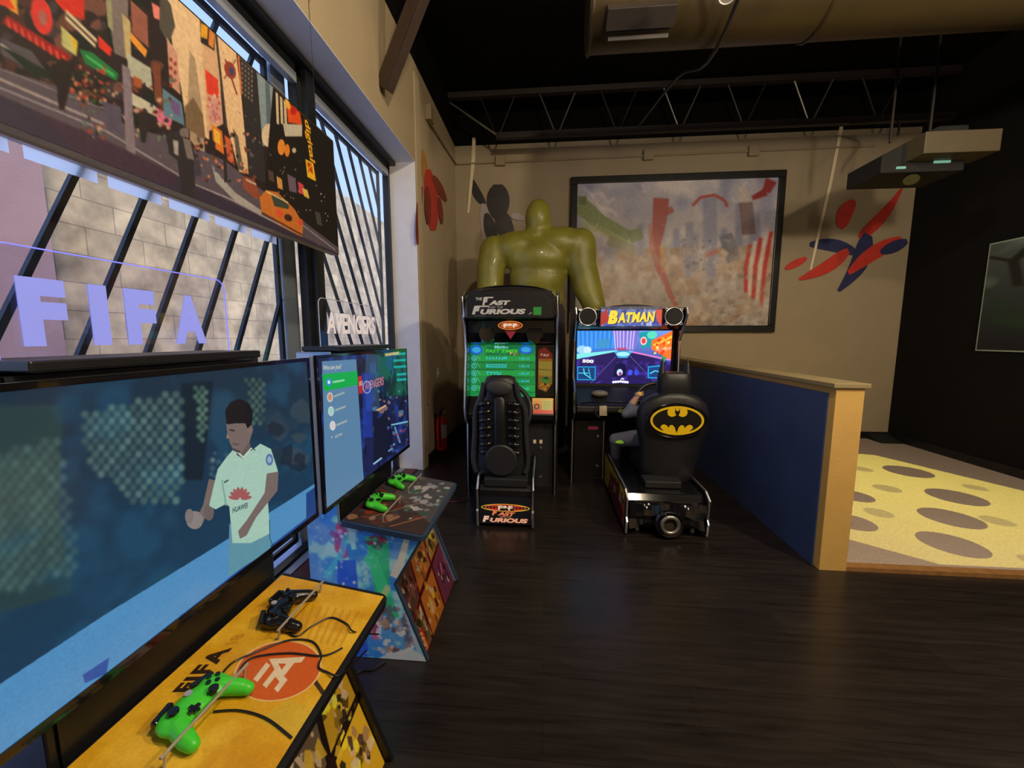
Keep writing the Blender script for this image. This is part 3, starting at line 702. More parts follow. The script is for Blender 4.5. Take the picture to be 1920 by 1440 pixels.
    c.blobs(60, [(170, 60, 40), (200, 120, 90), (60, 30, 30), (40, 90, 50)], 130, 120, 200, 190, 2, 6)
    c.poly([(96, 120), (140, 116), (132, 160), (120, 206), (110, 204), (106, 160), (92, 146)], (30, 20, 22)); c.ell(116, 124, 12, 14, (34, 24, 24))
    c.poly([(192, 190), (226, 200), (230, 250), (196, 238)], (84, 76, 98)); c.poly([(228, 120), (244, 130), (254, 290), (236, 280)], (132, 118, 132))
    c.ell(320, 262, 9, 11, (60, 50, 50)); c.poly([(312, 250), (334, 244), (360, 268), (366, 296), (364, 372), (340, 362), (332, 300), (316, 288)], (44, 38, 44)); c.poly([(324, 262), (334, 264), (334, 292), (326, 288)], (170, 160, 160)); c.ell(345, 248, 9, 9, (120, 108, 108)); c.poly([(342, 258), (356, 262), (364, 300), (350, 296)], (120, 108, 106))
    c.poly([(258, 212), (272, 206), (280, 224), (272, 268), (264, 266)], (40, 32, 34)); c.poly([(362, 300), (374, 300), (378, 330), (364, 330)], (64, 58, 76))
    c.poly([(418, 296), (424, 296), (426, 340), (420, 342)], (44, 36, 40)); c.poly([(454, 330), (476, 336), (490, 372), (478, 372), (456, 352)], (150, 74, 50)); c.line([(460, 336), (480, 346)], 3, (200, 190, 170))
    c.poly([(486, 370), (498, 356), (520, 360), (552, 392), (568, 420), (566, 444), (530, 424), (490, 398)], (206, 116, 44)); c.poly([(508, 366), (524, 368), (542, 386), (540, 392), (514, 386)], (60, 70, 60)); c.line([(498, 358), (540, 380)], 2.4, (226, 206, 150))
    c.poly([(518, 390), (530, 398), (530, 408), (518, 402)], (230, 80, 50)); c.ell(540, 408, 8, 6, (60, 30, 24), rot=.6); c.ell(563, 416, 5, 6, (220, 80, 60)); c.line([(490, 398), (566, 440)], 3, (90, 46, 26))
    c.blobs(420, [(20, 16, 18), (210, 180, 150), (120, 70, 50), (90, 90, 110), (60, 60, 60)], -100, 60, 612, 470, .6, 2.2, .45)
    c.mottle(.10, 4, 3); c.blur(1.0); return c
CX = -1.37
CO, CU, CV_ = (CX, .38, 2.755), (0, 2.19, 0), (0, 0, -.70)
pc = empty('city_picture', (CX, 1.475, 2.055), label='wide night street photograph on a panel hung in front of the window', cat='picture')
b = MB().span((-.05, -1.1, 0), (-.002, 1.1, .705)); b.build('panel', pmat('gilt_edge_paint', S(196, 150, 76), .5, noise=.2), pc)
MB().span((-.031, -1.101, .012), (-.0005, -1.097, .70)).span((-.031, 1.097, .012), (-.0005, 1.101, .70)).span((-.031, -1.1, .704), (-.0005, 1.1, .708)).build('dark_edge', M['black'], pc)
picture('printed_photograph', city_canvas(plane_map(CO, CU, CV_, 900, 290)), (.001, .38-1.475, .70), CU, CV_, M['canvas'], pc)
for y in (-.9, .95):
    MB().cyl((-.02, y, .70), (-.026, y, 1.42), .0012, seg=6).build('hanging_wire', DK, pc); MB().cyl((-.03, y, 1.42), (-.01, y, 1.42), .006, seg=10).build('hook', DK, pc)
# ================================================================== big framed poster on the back wall: a plain abstract stand-in
def poster_canvas(mp):
    c = Canvas(470, 330, (150, 150, 165), mp); c.vgrad((166, 164, 180), (150, 134, 122))
    c.cloud((206, 196, 196), 60, .5, .75, .8, 0, .5); c.cloud((120, 124, 160), 50, .5, .8, .7, 0, .6)
    for x0, x1, y0 in [(1196, 1206, 420), (1285, 1300, 418), (1318, 1344, 372), (1378, 1392, 380), (1300, 1310, 440), (1352, 1362, 430), (1262, 1274, 430), (1405, 1425, 400)]: c.poly([(x0, y0), (x1, y0-3), (x1, 520), (x0, 520)], (118, 120, 148), .75)
    c.blur(1.5)
    for pts in ([(1094, 352), (1110, 366), (1128, 362), (1140, 380), (1152, 372)], [(1110, 366), (1124, 388), (1150, 396), (1158, 408)], [(1204, 344), (1210, 362)], [(1400, 340), (1388, 356), (1396, 370), (1380, 380), (1372, 372)]): c.line(pts, 1.8, (232, 222, 226), .9)
    c.cloud((146, 116, 92), 40, .42, .62, .9, .45, 1); c.cloud((176, 150, 130), 30, .5, .7, .7, .5, 1); c.cloud((196, 190, 190), 16, .56, .72, .55, .45, 1); c.cloud((96, 82, 76), 18, .6, .75, .5, .55, 1)
    c.blur(3); c.a = np.clip(c.a*1.08+6, 0, 255)
    # loose green, red and pale brush marks
    c.line([(1086, 384), (1104, 398), (1124, 416), (1150, 430), (1180, 446), (1204, 436)], 34, (124, 142, 84), .85, w1=22); c.line([(1090, 420), (1130, 432), (1176, 458)], 14, (168, 178, 122), .6); c.line([(1084, 376), (1100, 376)], 16, (96, 116, 60), .8); c.line([(1140, 450), (1190, 470)], 18, (132, 134, 92), .6)
    c.line([(1240, 372), (1236, 420), (1228, 460), (1236, 500), (1256, 550), (1276, 590)], 30, (168, 66, 52), .85, w1=6); c.line([(1220, 420), (1222, 470)], 8, (202, 120, 96), .7); c.line([(1240, 460), (1246, 510)], 10, (200, 150, 80), .6); c.line([(1246, 400), (1262, 392)], 12, (168, 70, 56), .8)
    c.line([(1298, 386), (1314, 370), (1340, 366), (1358, 376), (1364, 388)], 5, (176, 60, 46), .9); c.line([(1446, 338), (1436, 360), (1410, 372)], 22, (150, 36, 34), .9, w1=8); c.line([(1392, 350), (1396, 380)], 16, (206, 190, 178), .7)
    c.line([(1398, 380), (1404, 440)], 26, (112, 84, 80), .7); c.line([(1360, 440), (1376, 490)], 26, (100, 104, 124), .6); c.line([(1352, 470), (1364, 478)], 10, (212, 196, 186), .8)
    for i in range(5): c.line([(1446-i*10, 434+i*6), (1434-i*9, 500), (1426-i*7, 572-i*6)], 7, [(196, 52, 44), (222, 200, 190)][i % 2], .9)
    c.blobs(46, [(110, 96, 92), (184, 172, 164), (140, 100, 84), (84, 80, 92)], 1270, 440, 1340, 510, 1, 4, .6); c.line([(1320, 480), (1346, 470)], 8, (184, 96, 84), .8)
    c.blobs(90, [(168, 168, 182), (104, 104, 116), (196, 190, 192), (140, 132, 132)], 1330, 560, 1450, 618, 3, 9, .6, sides=4, asp=.6); c.blobs(60, [(186, 174, 162), (128, 110, 96)], 1230, 500, 1430, 600, 2, 8, .5, sides=4)
    for i in range(8): c.line([(1360+i*9, 616-i*2), (1392+i*9, 590-i*3)], 2, (196, 196, 206), .7)
    c.blur(2.0); c.cloud((186, 172, 164), 26, .5, .72, .45, .4, 1); c.mottle(.06, 3, 2); return c
PO = (.44, YB-.045, 3.76); PU, PV = (2.77, 0, 0), (0, 0, -2.09)
ps = empty('framed_poster', (1.83, YB, 1.59), label='very large black framed poster of stormy grey city haze with green and red strokes', cat='framed poster')
b = MB(); fw, L0, L1, H1 = .10, -1.50, 1.50, 2.26
b.span((L0, -.06, 0), (L1, -.001, fw)); b.span((L0, -.06, H1-fw), (L1, -.001, H1)); b.span((L0, -.06, fw), (L0+fw, -.001, H1-fw)); b.span((L1-fw, -.06, fw), (L1, -.001, H1-fw))
b.build('frame', M['black'], ps, bevel=.012)
MB().span((L0+fw, -.035, fw), (L1-fw, -.001, H1-fw)).build('backing', M['matte'], ps)
PO = (1.83+L0+fw, YB-.037, 1.59+H1-fw); PU, PV = (L1-L0-2*fw, 0, 0), (0, 0, -(H1-2*fw))
picture('poster_print', poster_canvas(plane_map(PO, PU, PV, 470, 330)), (L0+fw, -.037, H1-fw), PU, PV, M['gprint'], ps)
# small framed picture on the black side wall
def dark_canvas():
    c = Canvas(160, 260, (30, 38, 40)); c.vgrad((78, 92, 90), (14, 22, 34)); c.cloud((120, 140, 130), 30, .5, .75, .6, 0, .5); c.cloud((30, 60, 44), 24, .5, .7, .8, .4, .8)
    c.line([(60, 0), (30, 50), (40, 110)], 12, (22, 30, 30)); c.line([(30, 50), (0, 30)], 6, (22, 30, 30)); c.line([(44, 70), (90, 40), (120, 50)], 5, (24, 32, 32))
    c.ell(110, 80, 34, 30, (116, 124, 124), .6); c.blobs(26, [(60, 90, 60), (80, 70, 96), (36, 50, 44)], 50, 100, 160, 160, 4, 12, .7); c.blur(2); return c
dk = empty('side_wall_picture', (XR, 4.45, 1.36), label='dim green and blue misty picture on the black side wall', cat='picture')
MB().span((-.02, -.68, 0), (0, .68, 1.22)).build('mount_board', pmat('pale_glow_edge', S(150, 170, 160), .5, noise=.05), dk)
picture('printed_scene', dark_canvas(), (-.022, .665, 1.205), (0, -1.33, 0), (0, 0, -1.19), M['print'], dk)
# ================================================================== abstract wall stickers (plain stand-ins) with white streamer stripes
def on_y(x, y, Y=6.192): d = ray(x, y); t = Y/d[1]; return (d[0]*t, Y, EYE+d[2]*t)
def on_x(x, y, X): d = ray(x, y); t = X/d[0]; return (X, d[1]*t, EYE+d[2]*t)
def sticker(name, shapes, f, base, label, cat='wall sticker', step=None):
    bm = bmesh.new(); mats = []; step = Vector(step)
    for k, (pts, m) in enumerate(shapes):
        if m not in mats: mats.append(m)
        vs = [bm.verts.new(Vector(f(*p))-Vector(base)+step*k) for p in pts]
        q = bm.faces.new(vs); q.material_index = mats.index(m)
        r = bmesh.ops.extrude_face_region(bm, geom=[q])
        for v in [g for g in r['geom'] if isinstance(g, bmesh.types.BMVert)]: v.co += step
    bmesh.ops.recalc_face_normals(bm, faces=bm.faces)
    me = bpy.data.meshes.new(name); bm.to_mesh(me); bm.free(); o = link_mesh(name, me, mats); o.location = base
    return tag(o, label, cat)
def blade(x0, y0, x1, y1, w0, w1, n=8, bend=0.0):
    """curved brush-stroke outline"""
    L = math.hypot(x1-x0, y1-y0); nx, ny = -(y1-y0)/L, (x1-x0)/L; A, B = [], []
    for i in range(n+1):
        t = i/n; w = (w0+(w1-w0)*t)*(math.sin(PI*min(max(t*.92+.04, 0), 1))**.5)/2; bx = bend*math.sin(PI*t)
        x, y = x0+(x1-x0)*t+nx*bx, y0+(y1-y0)*t+ny*bx; A.append((x+nx*w, y+ny*w)); B.append((x-nx*w, y-ny*w))
    return A+B[::-1]
SR = pmat('sticker_red', S(196, 56, 44), .5, noise=.12); SB = pmat('sticker_blue', S(44, 48, 92), .5, noise=.15); SK = pmat('sticker_charcoal', S(44, 38, 42), .45, noise=.3, nscale=4)
SG = pmat('sticker_grey', S(160, 150, 150), .5, noise=.1); SW = pmat('sticker_cream', S(226, 210, 180), .6, noise=.04); SD = pmat('sticker_gold', S(188, 130, 60), .5, noise=.1); SM = pmat('sticker_maroon', S(132, 48, 34), .5, noise=.2)
sticker('wall_sticker', [(blade(1692, 352, 1612, 446, 9, 30, bend=-6), SR), (blade(1628, 440, 1572, 546, 46, 16, bend=-10), SB), (blade(1518, 458, 1606, 474, 22, 26, bend=-6), SB), (blade(1498, 524, 1590, 470, 14, 30, bend=6), SR), (blade(1472, 504, 1512, 484, 14, 14), SR), (blade(1690, 448, 1590, 512, 30, 22, bend=6), SR), (blade(1700, 452, 1650, 474, 22, 20), SB), (blade(1600, 376, 1574, 428, 26, 30, bend=4), SR)],
        on_y, on_y(1585, 545), 'red and navy brush stroke sticker at the right of the back wall', step=(0, -.0015, 0))
sticker('streamer_stripe', [([(1574, 238), (1580, 238), (1560, 340), (1521, 506), (1517, 506), (1554, 340)], SW)], on_y, on_y(1518, 506), 'long slanting white stripe above the red and navy sticker', cat='wall stripe', step=(0, -.012, 0))
sticker('wall_sticker', [(blade(884, 334, 908, 384, 12, 20, bend=3), SK), (blade(905, 382, 918, 470, 22, 34, bend=-4), SG), (blade(934, 346, 934, 412, 46, 40), SK), (blade(912, 400, 926, 456, 20, 26), SK), (blade(940, 400, 960, 450, 40, 26, bend=4), SK), (blade(958, 404, 984, 410, 14, 12), SG)],
        on_y, on_y(930, 450), 'charcoal and grey brush stroke sticker left of the poster', step=(0, -.0015, 0))
sticker('streamer_stripe', [([(886, 258), (892, 258), (891, 300), (880, 400), (876, 400), (884, 300)], SW)], on_y, on_y(878, 400), 'short white stripe in the left corner of the back wall', cat='wall stripe', step=(0, -.008, 0))
fx2 = lambda x, y: on_x(x, y, XL+.004)
sticker('wall_sticker', [(blade(793, 282, 800, 350, 8, 14), SD), (blade(802, 318, 812, 432, 26, 26, bend=-2), SR), (blade(812, 330, 836, 378, 16, 12), SM), (blade(790, 350, 782, 458, 10, 10, bend=2), SM), (blade(822, 370, 828, 420, 10, 8), SM), (blade(800, 350, 802, 420, 12, 12), SM)],
        fx2, fx2(785, 458), 'rust red flame shaped sticker on the left side wall', step=(.0015, 0, 0))
b = MB().span((-.012, 0, -.03), (.0, .045, .035)); b.bm.transform(Matrix.Rotation(0, 4, 'Z'))
o = MB().span((-.03, -.03, -.045), (.03, 0, .045)).build('motion_sensor', M['white'], bevel=.008); o.location = on_y(847, 449, YB-.001); tag(o, 'tiny white sensor box near the left corner of the back wall', 'sensor')
# ================================================================== game kiosks and big screens along the window
def kiosk(yc, label, side_mat, edge_mat, shelf_cv, front_cv, side_cv=None, top_mat=None):
    t = empty('game_kiosk', (-.8, yc, 0), label=label, cat='game kiosk')
    P = [(-.30, 0), (.255, 0), (.11, .385), (.235, .60), (-.12, .665), (-.145, .67), (-.145, 1.455), (-.30, 1.455)]
    for s in (-1, 1):
        o = MB().prism(P, 'y', s*.31-.009, s*.31+.009).build('side_panel', side_mat, t, bevel=.004)
        if s < 0 and side_cv:
            xs0, xs1, z1 = -.30, .26, 1.455
            clip = [((x-xs0)/(xs1-xs0), 1-z/z1) for x, z in [(-.298, .004), (.250, .004), (.106, .385), (.230, .598), (-.122, .663), (-.147, .67), (-.147, 1.45), (-.298, 1.45)]]
            picture('side_print', side_cv, (xs0, -.3205, z1), (xs1-xs0, 0, 0), (0, 0, -z1), M['gprint'], o, clip=clip)
    b = MB(); b.prism([(.235, .0), (.092, .385), (.075, .385), (.215, 0)], 'y', -.30, .30); b.prism([(.092, .385), (.21, .59), (.19, .59), (.075, .385)], 'y', -.30, .30)
    fr = b.build('front_panel', M['black'], t)
    d = Vector((.092-.235, 0, .385)); nrm = Vector((.385, 0, .143)).normalized()*.0025
    O = Vector((.092, -.30, .385))+nrm
    picture('front_print', front_cv, O, (0, .60, 0), -d, M['gprint'], fr)
    # trim along the rounded near and far edges
    for s in (-1, 1):
        MB().tube([(.255, s*.31, .005), (.11, s*.31, .385)], .010, sub=1).build('edge_trim', edge_mat, t)
        MB().tube([(.11, s*.31, .385), (.235, s*.31, .60)], .010, sub=1).build('edge_trim', edge_mat, t)
    # sloping shelf with rounded corners
    hw, r = .335, .035; x0, x1 = -.13, .265
    def rr(h, x0, x1, r):
        q = []
        for cx, cy, a0 in ((x1-r, h-r, 0), (x0+r*.3, h-r*.3, 1), (x0+r*.3, -h+r*.3, 2), (x1-r, -h+r, 3)):
            rad = r if a0 in (0, 3) else r*.3
            for i in range(6): a = (a0+i/5)*PI/2; q.append((cx+rad*math.cos(a), cy+rad*math.sin(a)))
        return q
    b = MB(); b.prism(rr(hw, x0, x1, r), 'z', -.012, .012); b.prism(rr(hw-.014, x0+.005, x1-.014, r*.7), 'z', .010, .0135)
    sl = math.atan2(.062, .39)
    sh = b.build('shelf', edge_mat, t); sh.location = (0, 0, .665-.0135); sh.rotation_euler = (0, sl, 0); sh.location.z = .655
    w_, h_ = x1-x0-.022, 2*(hw-.016)
    # canvas: u runs along +Y (left to right seen by the player is -Y..): O at back-near corner
    picture('shelf_print', shelf_cv, (x0+.006, -h_/2, .0145), (0, h_, 0), (w_, 0, 0), M['gprint'], sh)
    MB().span((-.165, -.30, .66), (-.142, .30, 1.45)).build('back_board', M['black'], t)
    MB().span((-.30, -.30, .05), (-.285, .30, 1.45)).build('rear_board', M['black'], t)
    MB().span((-.295, -.285, 1.456), (-.11, .285, 1.478)).build('top_ledge', M['black'], t, bevel=.004)
    # steel retaining bars that hold the game pads
    for y in (-.17, .17):
        b = MB(); b.cyl((.045, y-.115, .05), (.045, y+.115, .05), .0035, seg=10)
        for q in (y-.105, y+.105): b.cyl((.045, q, .05), (.045, q, .012), .003, seg=8)
        b.build('retaining_bar', M['rod'], sh)
    return t, sh
def px_plane(O, U, V, w, h): return plane_map(O, U, V, w, h)
# ---- side print of the far kiosk: plain cold-blue haze with soft colour patches
def side_canvas(mp):
    c = Canvas(210, 540, (60, 130, 190), mp); c.vgrad((120, 140, 175), (70, 130, 190))
    c.cloud((40, 110, 200), 40, .4, .7, .9); c.cloud((150, 215, 240), 26, .55, .75, .9, .5, 1)
    c.blobs(10, [(160, 60, 90), (120, 70, 130)], 622, 985, 650, 1040, 6, 16, .8); c.blobs(6, [(250, 200, 160), (240, 170, 200)], 636, 968, 656, 1000, 4, 10, .7)
    c.line([(612, 1080), (640, 1040), (650, 1000)], 12, (60, 170, 240), .7); c.line([(655, 985), (664, 1030)], 9, (150, 225, 245), .8)
    c.line([(706, 1004), (712, 1050), (716, 1110), (740, 1160)], 44, (38, 160, 92), .85, w1=20); c.line([(690, 1040), (706, 1070), (724, 1120)], 22, (56, 196, 118), .7); c.line([(700, 1020), (716, 1026)], 14, (50, 60, 56), .7)
    c.line([(764, 1004), (752, 1050), (738, 1082)], 10, (240, 226, 160), .85, w1=16); c.line([(716, 1120), (728, 1100)], 12, (190, 220, 110), .7)
    c.line([(650, 1050), (652, 1100), (664, 1160), (668, 1230)], 34, (34, 76, 176), .9, w1=46); c.line([(668, 1104), (674, 1120)], 10, (200, 150, 150), .6); c.ell(704, 1174, 10, 26, (196, 80, 110), .85); c.ell(704, 1178, 5, 12, (120, 50, 80), .8)
    c.blobs(70, [(210, 214, 224), (120, 110, 120), (150, 120, 100), (80, 84, 100), (190, 170, 150), (90, 60, 60)], 708, 1140, 790, 1232, 4, 13, .85, sides=5); c.line([(770, 1150), (800, 1232)], 22, (150, 176, 214), .7, w1=30); c.poly([(770, 1214), (812, 1244), (690, 1244), (720, 1228)], (190, 206, 230), .8)
    c.blobs(20, [(40, 70, 160), (120, 40, 60)], 672, 985, 720, 1020, 3, 9, .8); c.blobs(16, [(230, 230, 200), (255, 250, 240), (70, 160, 230)], 620, 975, 780, 1120, 1.5, 4, .8)
    c.blur(1.0); c.cloud((255, 255, 255), 10, .68, .9, .35); c.a = np.clip(c.a*1.35+12, 0, 255); return c
K2 = Vector((-.8, 1.97, 0)); K1 = Vector((-.8, .905, 0))
SO = K2+Vector((-.30, -.3205, 1.455))
def comic_canvas(cols, grid, seed=3, w=300, h=205):
    c = Canvas(w, h, (40, 14, 12)); c.rng = np.random.RandomState(seed)
    cells = [((0, 0), (.34, 0), (.26, .48), (0, .60)), ((.37, 0), (.72, 0), (.66, .40), (.30, .46)), ((.75, 0), (1, 0), (1, .33), (.69, .39)), ((0, .65), (.24, .54), (.20, 1), (0, 1)), ((.28, .52), (.66, .46), (.60, 1), (.24, 1)), ((.70, .45), (1, .38), (1, 1), (.64, 1))]
    for k, q in enumerate(cells):
        P = [(x*w, y*h) for x, y in q]; base = cols[k % len(cols)]; c.poly(P, base)
        cx = sum(p[0] for p in P)/4; cy = sum(p[1] for p in P)/4
        for _ in range(34):
            x, y = c.rng.normal(cx, w*.065), c.rng.normal(cy, h*.10)
            c.blobs(1, [tuple(min(255, v*f) for v in base) for f in (.4, .7, 1.3, 1.7)]+[(226, 200, 170), (40, 30, 36)], x-3, y-3, x+3, y+3, 3, 12, .9, sides=5, asp=1.5)
    for q in cells:
        P = [(x*w, y*h) for x, y in q]; c.line(P+[P[0]], 4, grid)
    return c
f2 = comic_canvas([(96, 60, 50), (200, 120, 50), (190, 150, 60), (110, 100, 60), (206, 120, 40), (120, 50, 90)], (168, 44, 26), 5)
f2.poly([(0, 178), (34, 205), (0, 205)], (210, 50, 30))
f2.rect(3, 150, 40, 203, (206, 44, 30)); f2.text('LEGO', (32, 200), (32, 156), (-22, 0), (250, 220, 120), bold=.04); f2.blur(.5); f2.a *= .8
def shelf2():
    c = Canvas(330, 210, (60, 44, 44)); c.rng = np.random.RandomState(12)
    c.blobs(120, [(110, 52, 40), (70, 40, 36), (150, 110, 90), (54, 60, 72), (90, 40, 40)], 0, 0, 330, 110, 6, 24, .9); c.poly([(180, 60), (330, 30), (330, 210), (60, 210)], (84, 86, 98), .7)
    c.blobs(90, [(150, 154, 166), (60, 66, 76), (54, 84, 70), (190, 190, 196), (90, 60, 56)], 60, 100, 330, 205, 4, 18, .8); c.line([(10, 120), (90, 190)], 3, (190, 120, 60)); c.line([(40, 60), (160, 150)], 2, (200, 150, 110)); c.ell(60, 40, 16, 12, (150, 50, 36), .8); c.blur(1); return c
kiosk(K2.y, 'far game kiosk with cold blue side print and dark collage shelf', pmat('steel_blue_laminate', S(112, 138, 180), .4, noise=.03), pmat('blue_grey_edge', S(46, 66, 92), .4, noise=.05), shelf2(), f2, side_canvas(px_plane(SO, (.56, 0, 0), (0, 0, -1.455), 210, 540)))
# ---- near kiosk: yellow shelf with lettering and round logo
def shelf1(mp):
    c = Canvas(640, 372, (214, 160, 26), mp)
    c.cloud((236, 190, 60), 90, .4, .75, .8); c.cloud((196, 136, 16), 60, .5, .8, .7)
    for i in range(9): c.line([(560+i*14, 1130+i*2), (540+i*12, 1190+i*3)], 5, (186, 130, 20), .45)
    c.poly([(540, 1312), (600, 1330), (570, 1400), (480, 1350)], (200, 172, 60), .6); c.line([(585, 1270), (606, 1300)], 9, (60, 44, 20))
    c.poly([(250, 1290), (300, 1240), (420, 1300), (330, 1440), (200, 1440)], (226, 176, 44), .5)
    # black lettering running away along the shelf
    c.text('FIFA', (356, 1297), (437, 1214), (-34, 1), (46, 28, 10), bold=.05, space=1.15)
    c.text('18', (444, 1206), (462, 1188), (-24, 4), (196, 130, 30), bold=.03)
    return c
def logo(c, cx, cy, u, v):
    """round orange badge; u, v half axes in photo pixels"""
    def E(k): return [(cx+u[0]*k*math.cos(t)+v[0]*k*math.sin(t), cy+u[1]*k*math.cos(t)+v[1]*k*math.sin(t)) for t in [2*PI*i/60 for i in range(60)]]
    c.poly(E(1), (226, 190, 130)); c.poly(E(.955), (206, 92, 30)); 
    def q(x, y): return (cx+u[0]*x+v[0]*y, cy+u[1]*x+v[1]*y)
    W_ = (226, 206, 180)
    c.poly([q(*p) for p in [(-.42, -.40), (.16, -.40), (.10, -.26), (-.48, -.26)]], W_)
    c.poly([q(*p) for p in [(-.52, -.10), (.02, -.10), (.28, -.40), (.62, .36), (.42, .36), (.36, .22), (-.10, .22), (-.18, .36), (-.62, .36), (-.54, .22), (-.30, .22), (-.18, .04), (-.58, .04)]], W_)
    c.poly([q(*p) for p in [(.06, .06), (.27, .06), (.22, -.12)]], (206, 92, 30))
f1 = comic_canvas([(56, 48, 40), (110, 92, 70), (214, 168, 40), (70, 60, 44), (150, 120, 84), (226, 180, 40)], (18, 14, 12), 9)
f1.blobs(30, [(220, 190, 150), (170, 130, 100), (240, 200, 60), (60, 40, 60)], 10, 10, 290, 190, 4, 12, .8, sides=6, asp=1.6); f1.blur(.6)
# the near shelf plane in world space (same slope as built)
_x0, _x1, _hw = -.13, .265, .335; _sl = math.atan2(.062, .39)
_R = Matrix.Rotation(_sl, 4, 'Y'); _h = 2*(_hw-.016); _w = _x1-_x0-.022
_O = K1+Vector((0, 0, .655))+(_R @ Vector((_x0+.006, -_h/2, .0145)))
_U = Vector((0, _h, 0)); _V = _R.to_3x3() @ Vector((_w, 0, 0))
cv = shelf1(px_plane(_O, _U, _V, 640, 372)); logo(cv, 521, 1258, (42, -54), (71, 19)); cv.mottle(.05, 4, 2)
kiosk(K1.y, 'near game kiosk with yellow shelf, black edges and round orange badge', M['black'], M['black'], cv, f1)
# ---- televisions
SCR = art_mat('lit_screen', emit=.85, rough=.16)
def television(y0, y1, z0, z1, X, cv, label, name='television'):
    yc = (y0+y1)/2; t = empty(name, (X, yc, z0), label=label, cat='television'); h = (y1-y0)/2; H_ = z1-z0
    b = MB(); b.span((-.012, -h, 0), (.0, -h+.013, H_)); b.span((-.012, h-.013, 0), (0, h, H_)); b.span((-.012, -h+.013, H_-.013), (0, h-.013, H_)); b.span((-.012, -h+.013, 0), (0, h-.013, .02)); b.build('bezel', M['gloss'], t)
    MB().span((-.034, -h+.001, .001), (-.012, h-.001, H_-.001)).build('back_shell', M['silver'], t, bevel=.004)
    MB().box((-.0375, 0, H_*.5), (.007, .3, .2)).build('wall_mount', M['matte'], t)
    picture('screen', cv, (-.003, -h+.013, H_-.013), (0, 2*h-.026, 0), (0, 0, -(H_-.033)), SCR, t)
    return t
def tmap(y0, y1, z0, z1, X, w, h): return plane_map((X-.003, y0+.013, z1-.013), (0, y1-y0-.026, 0), (0, 0, -(z1-z0-.033)), w, h)
T1 = (.38, 1.433, .808, 1.442, -.90); T2 = (1.478, 2.49, .795, 1.448, -.90)
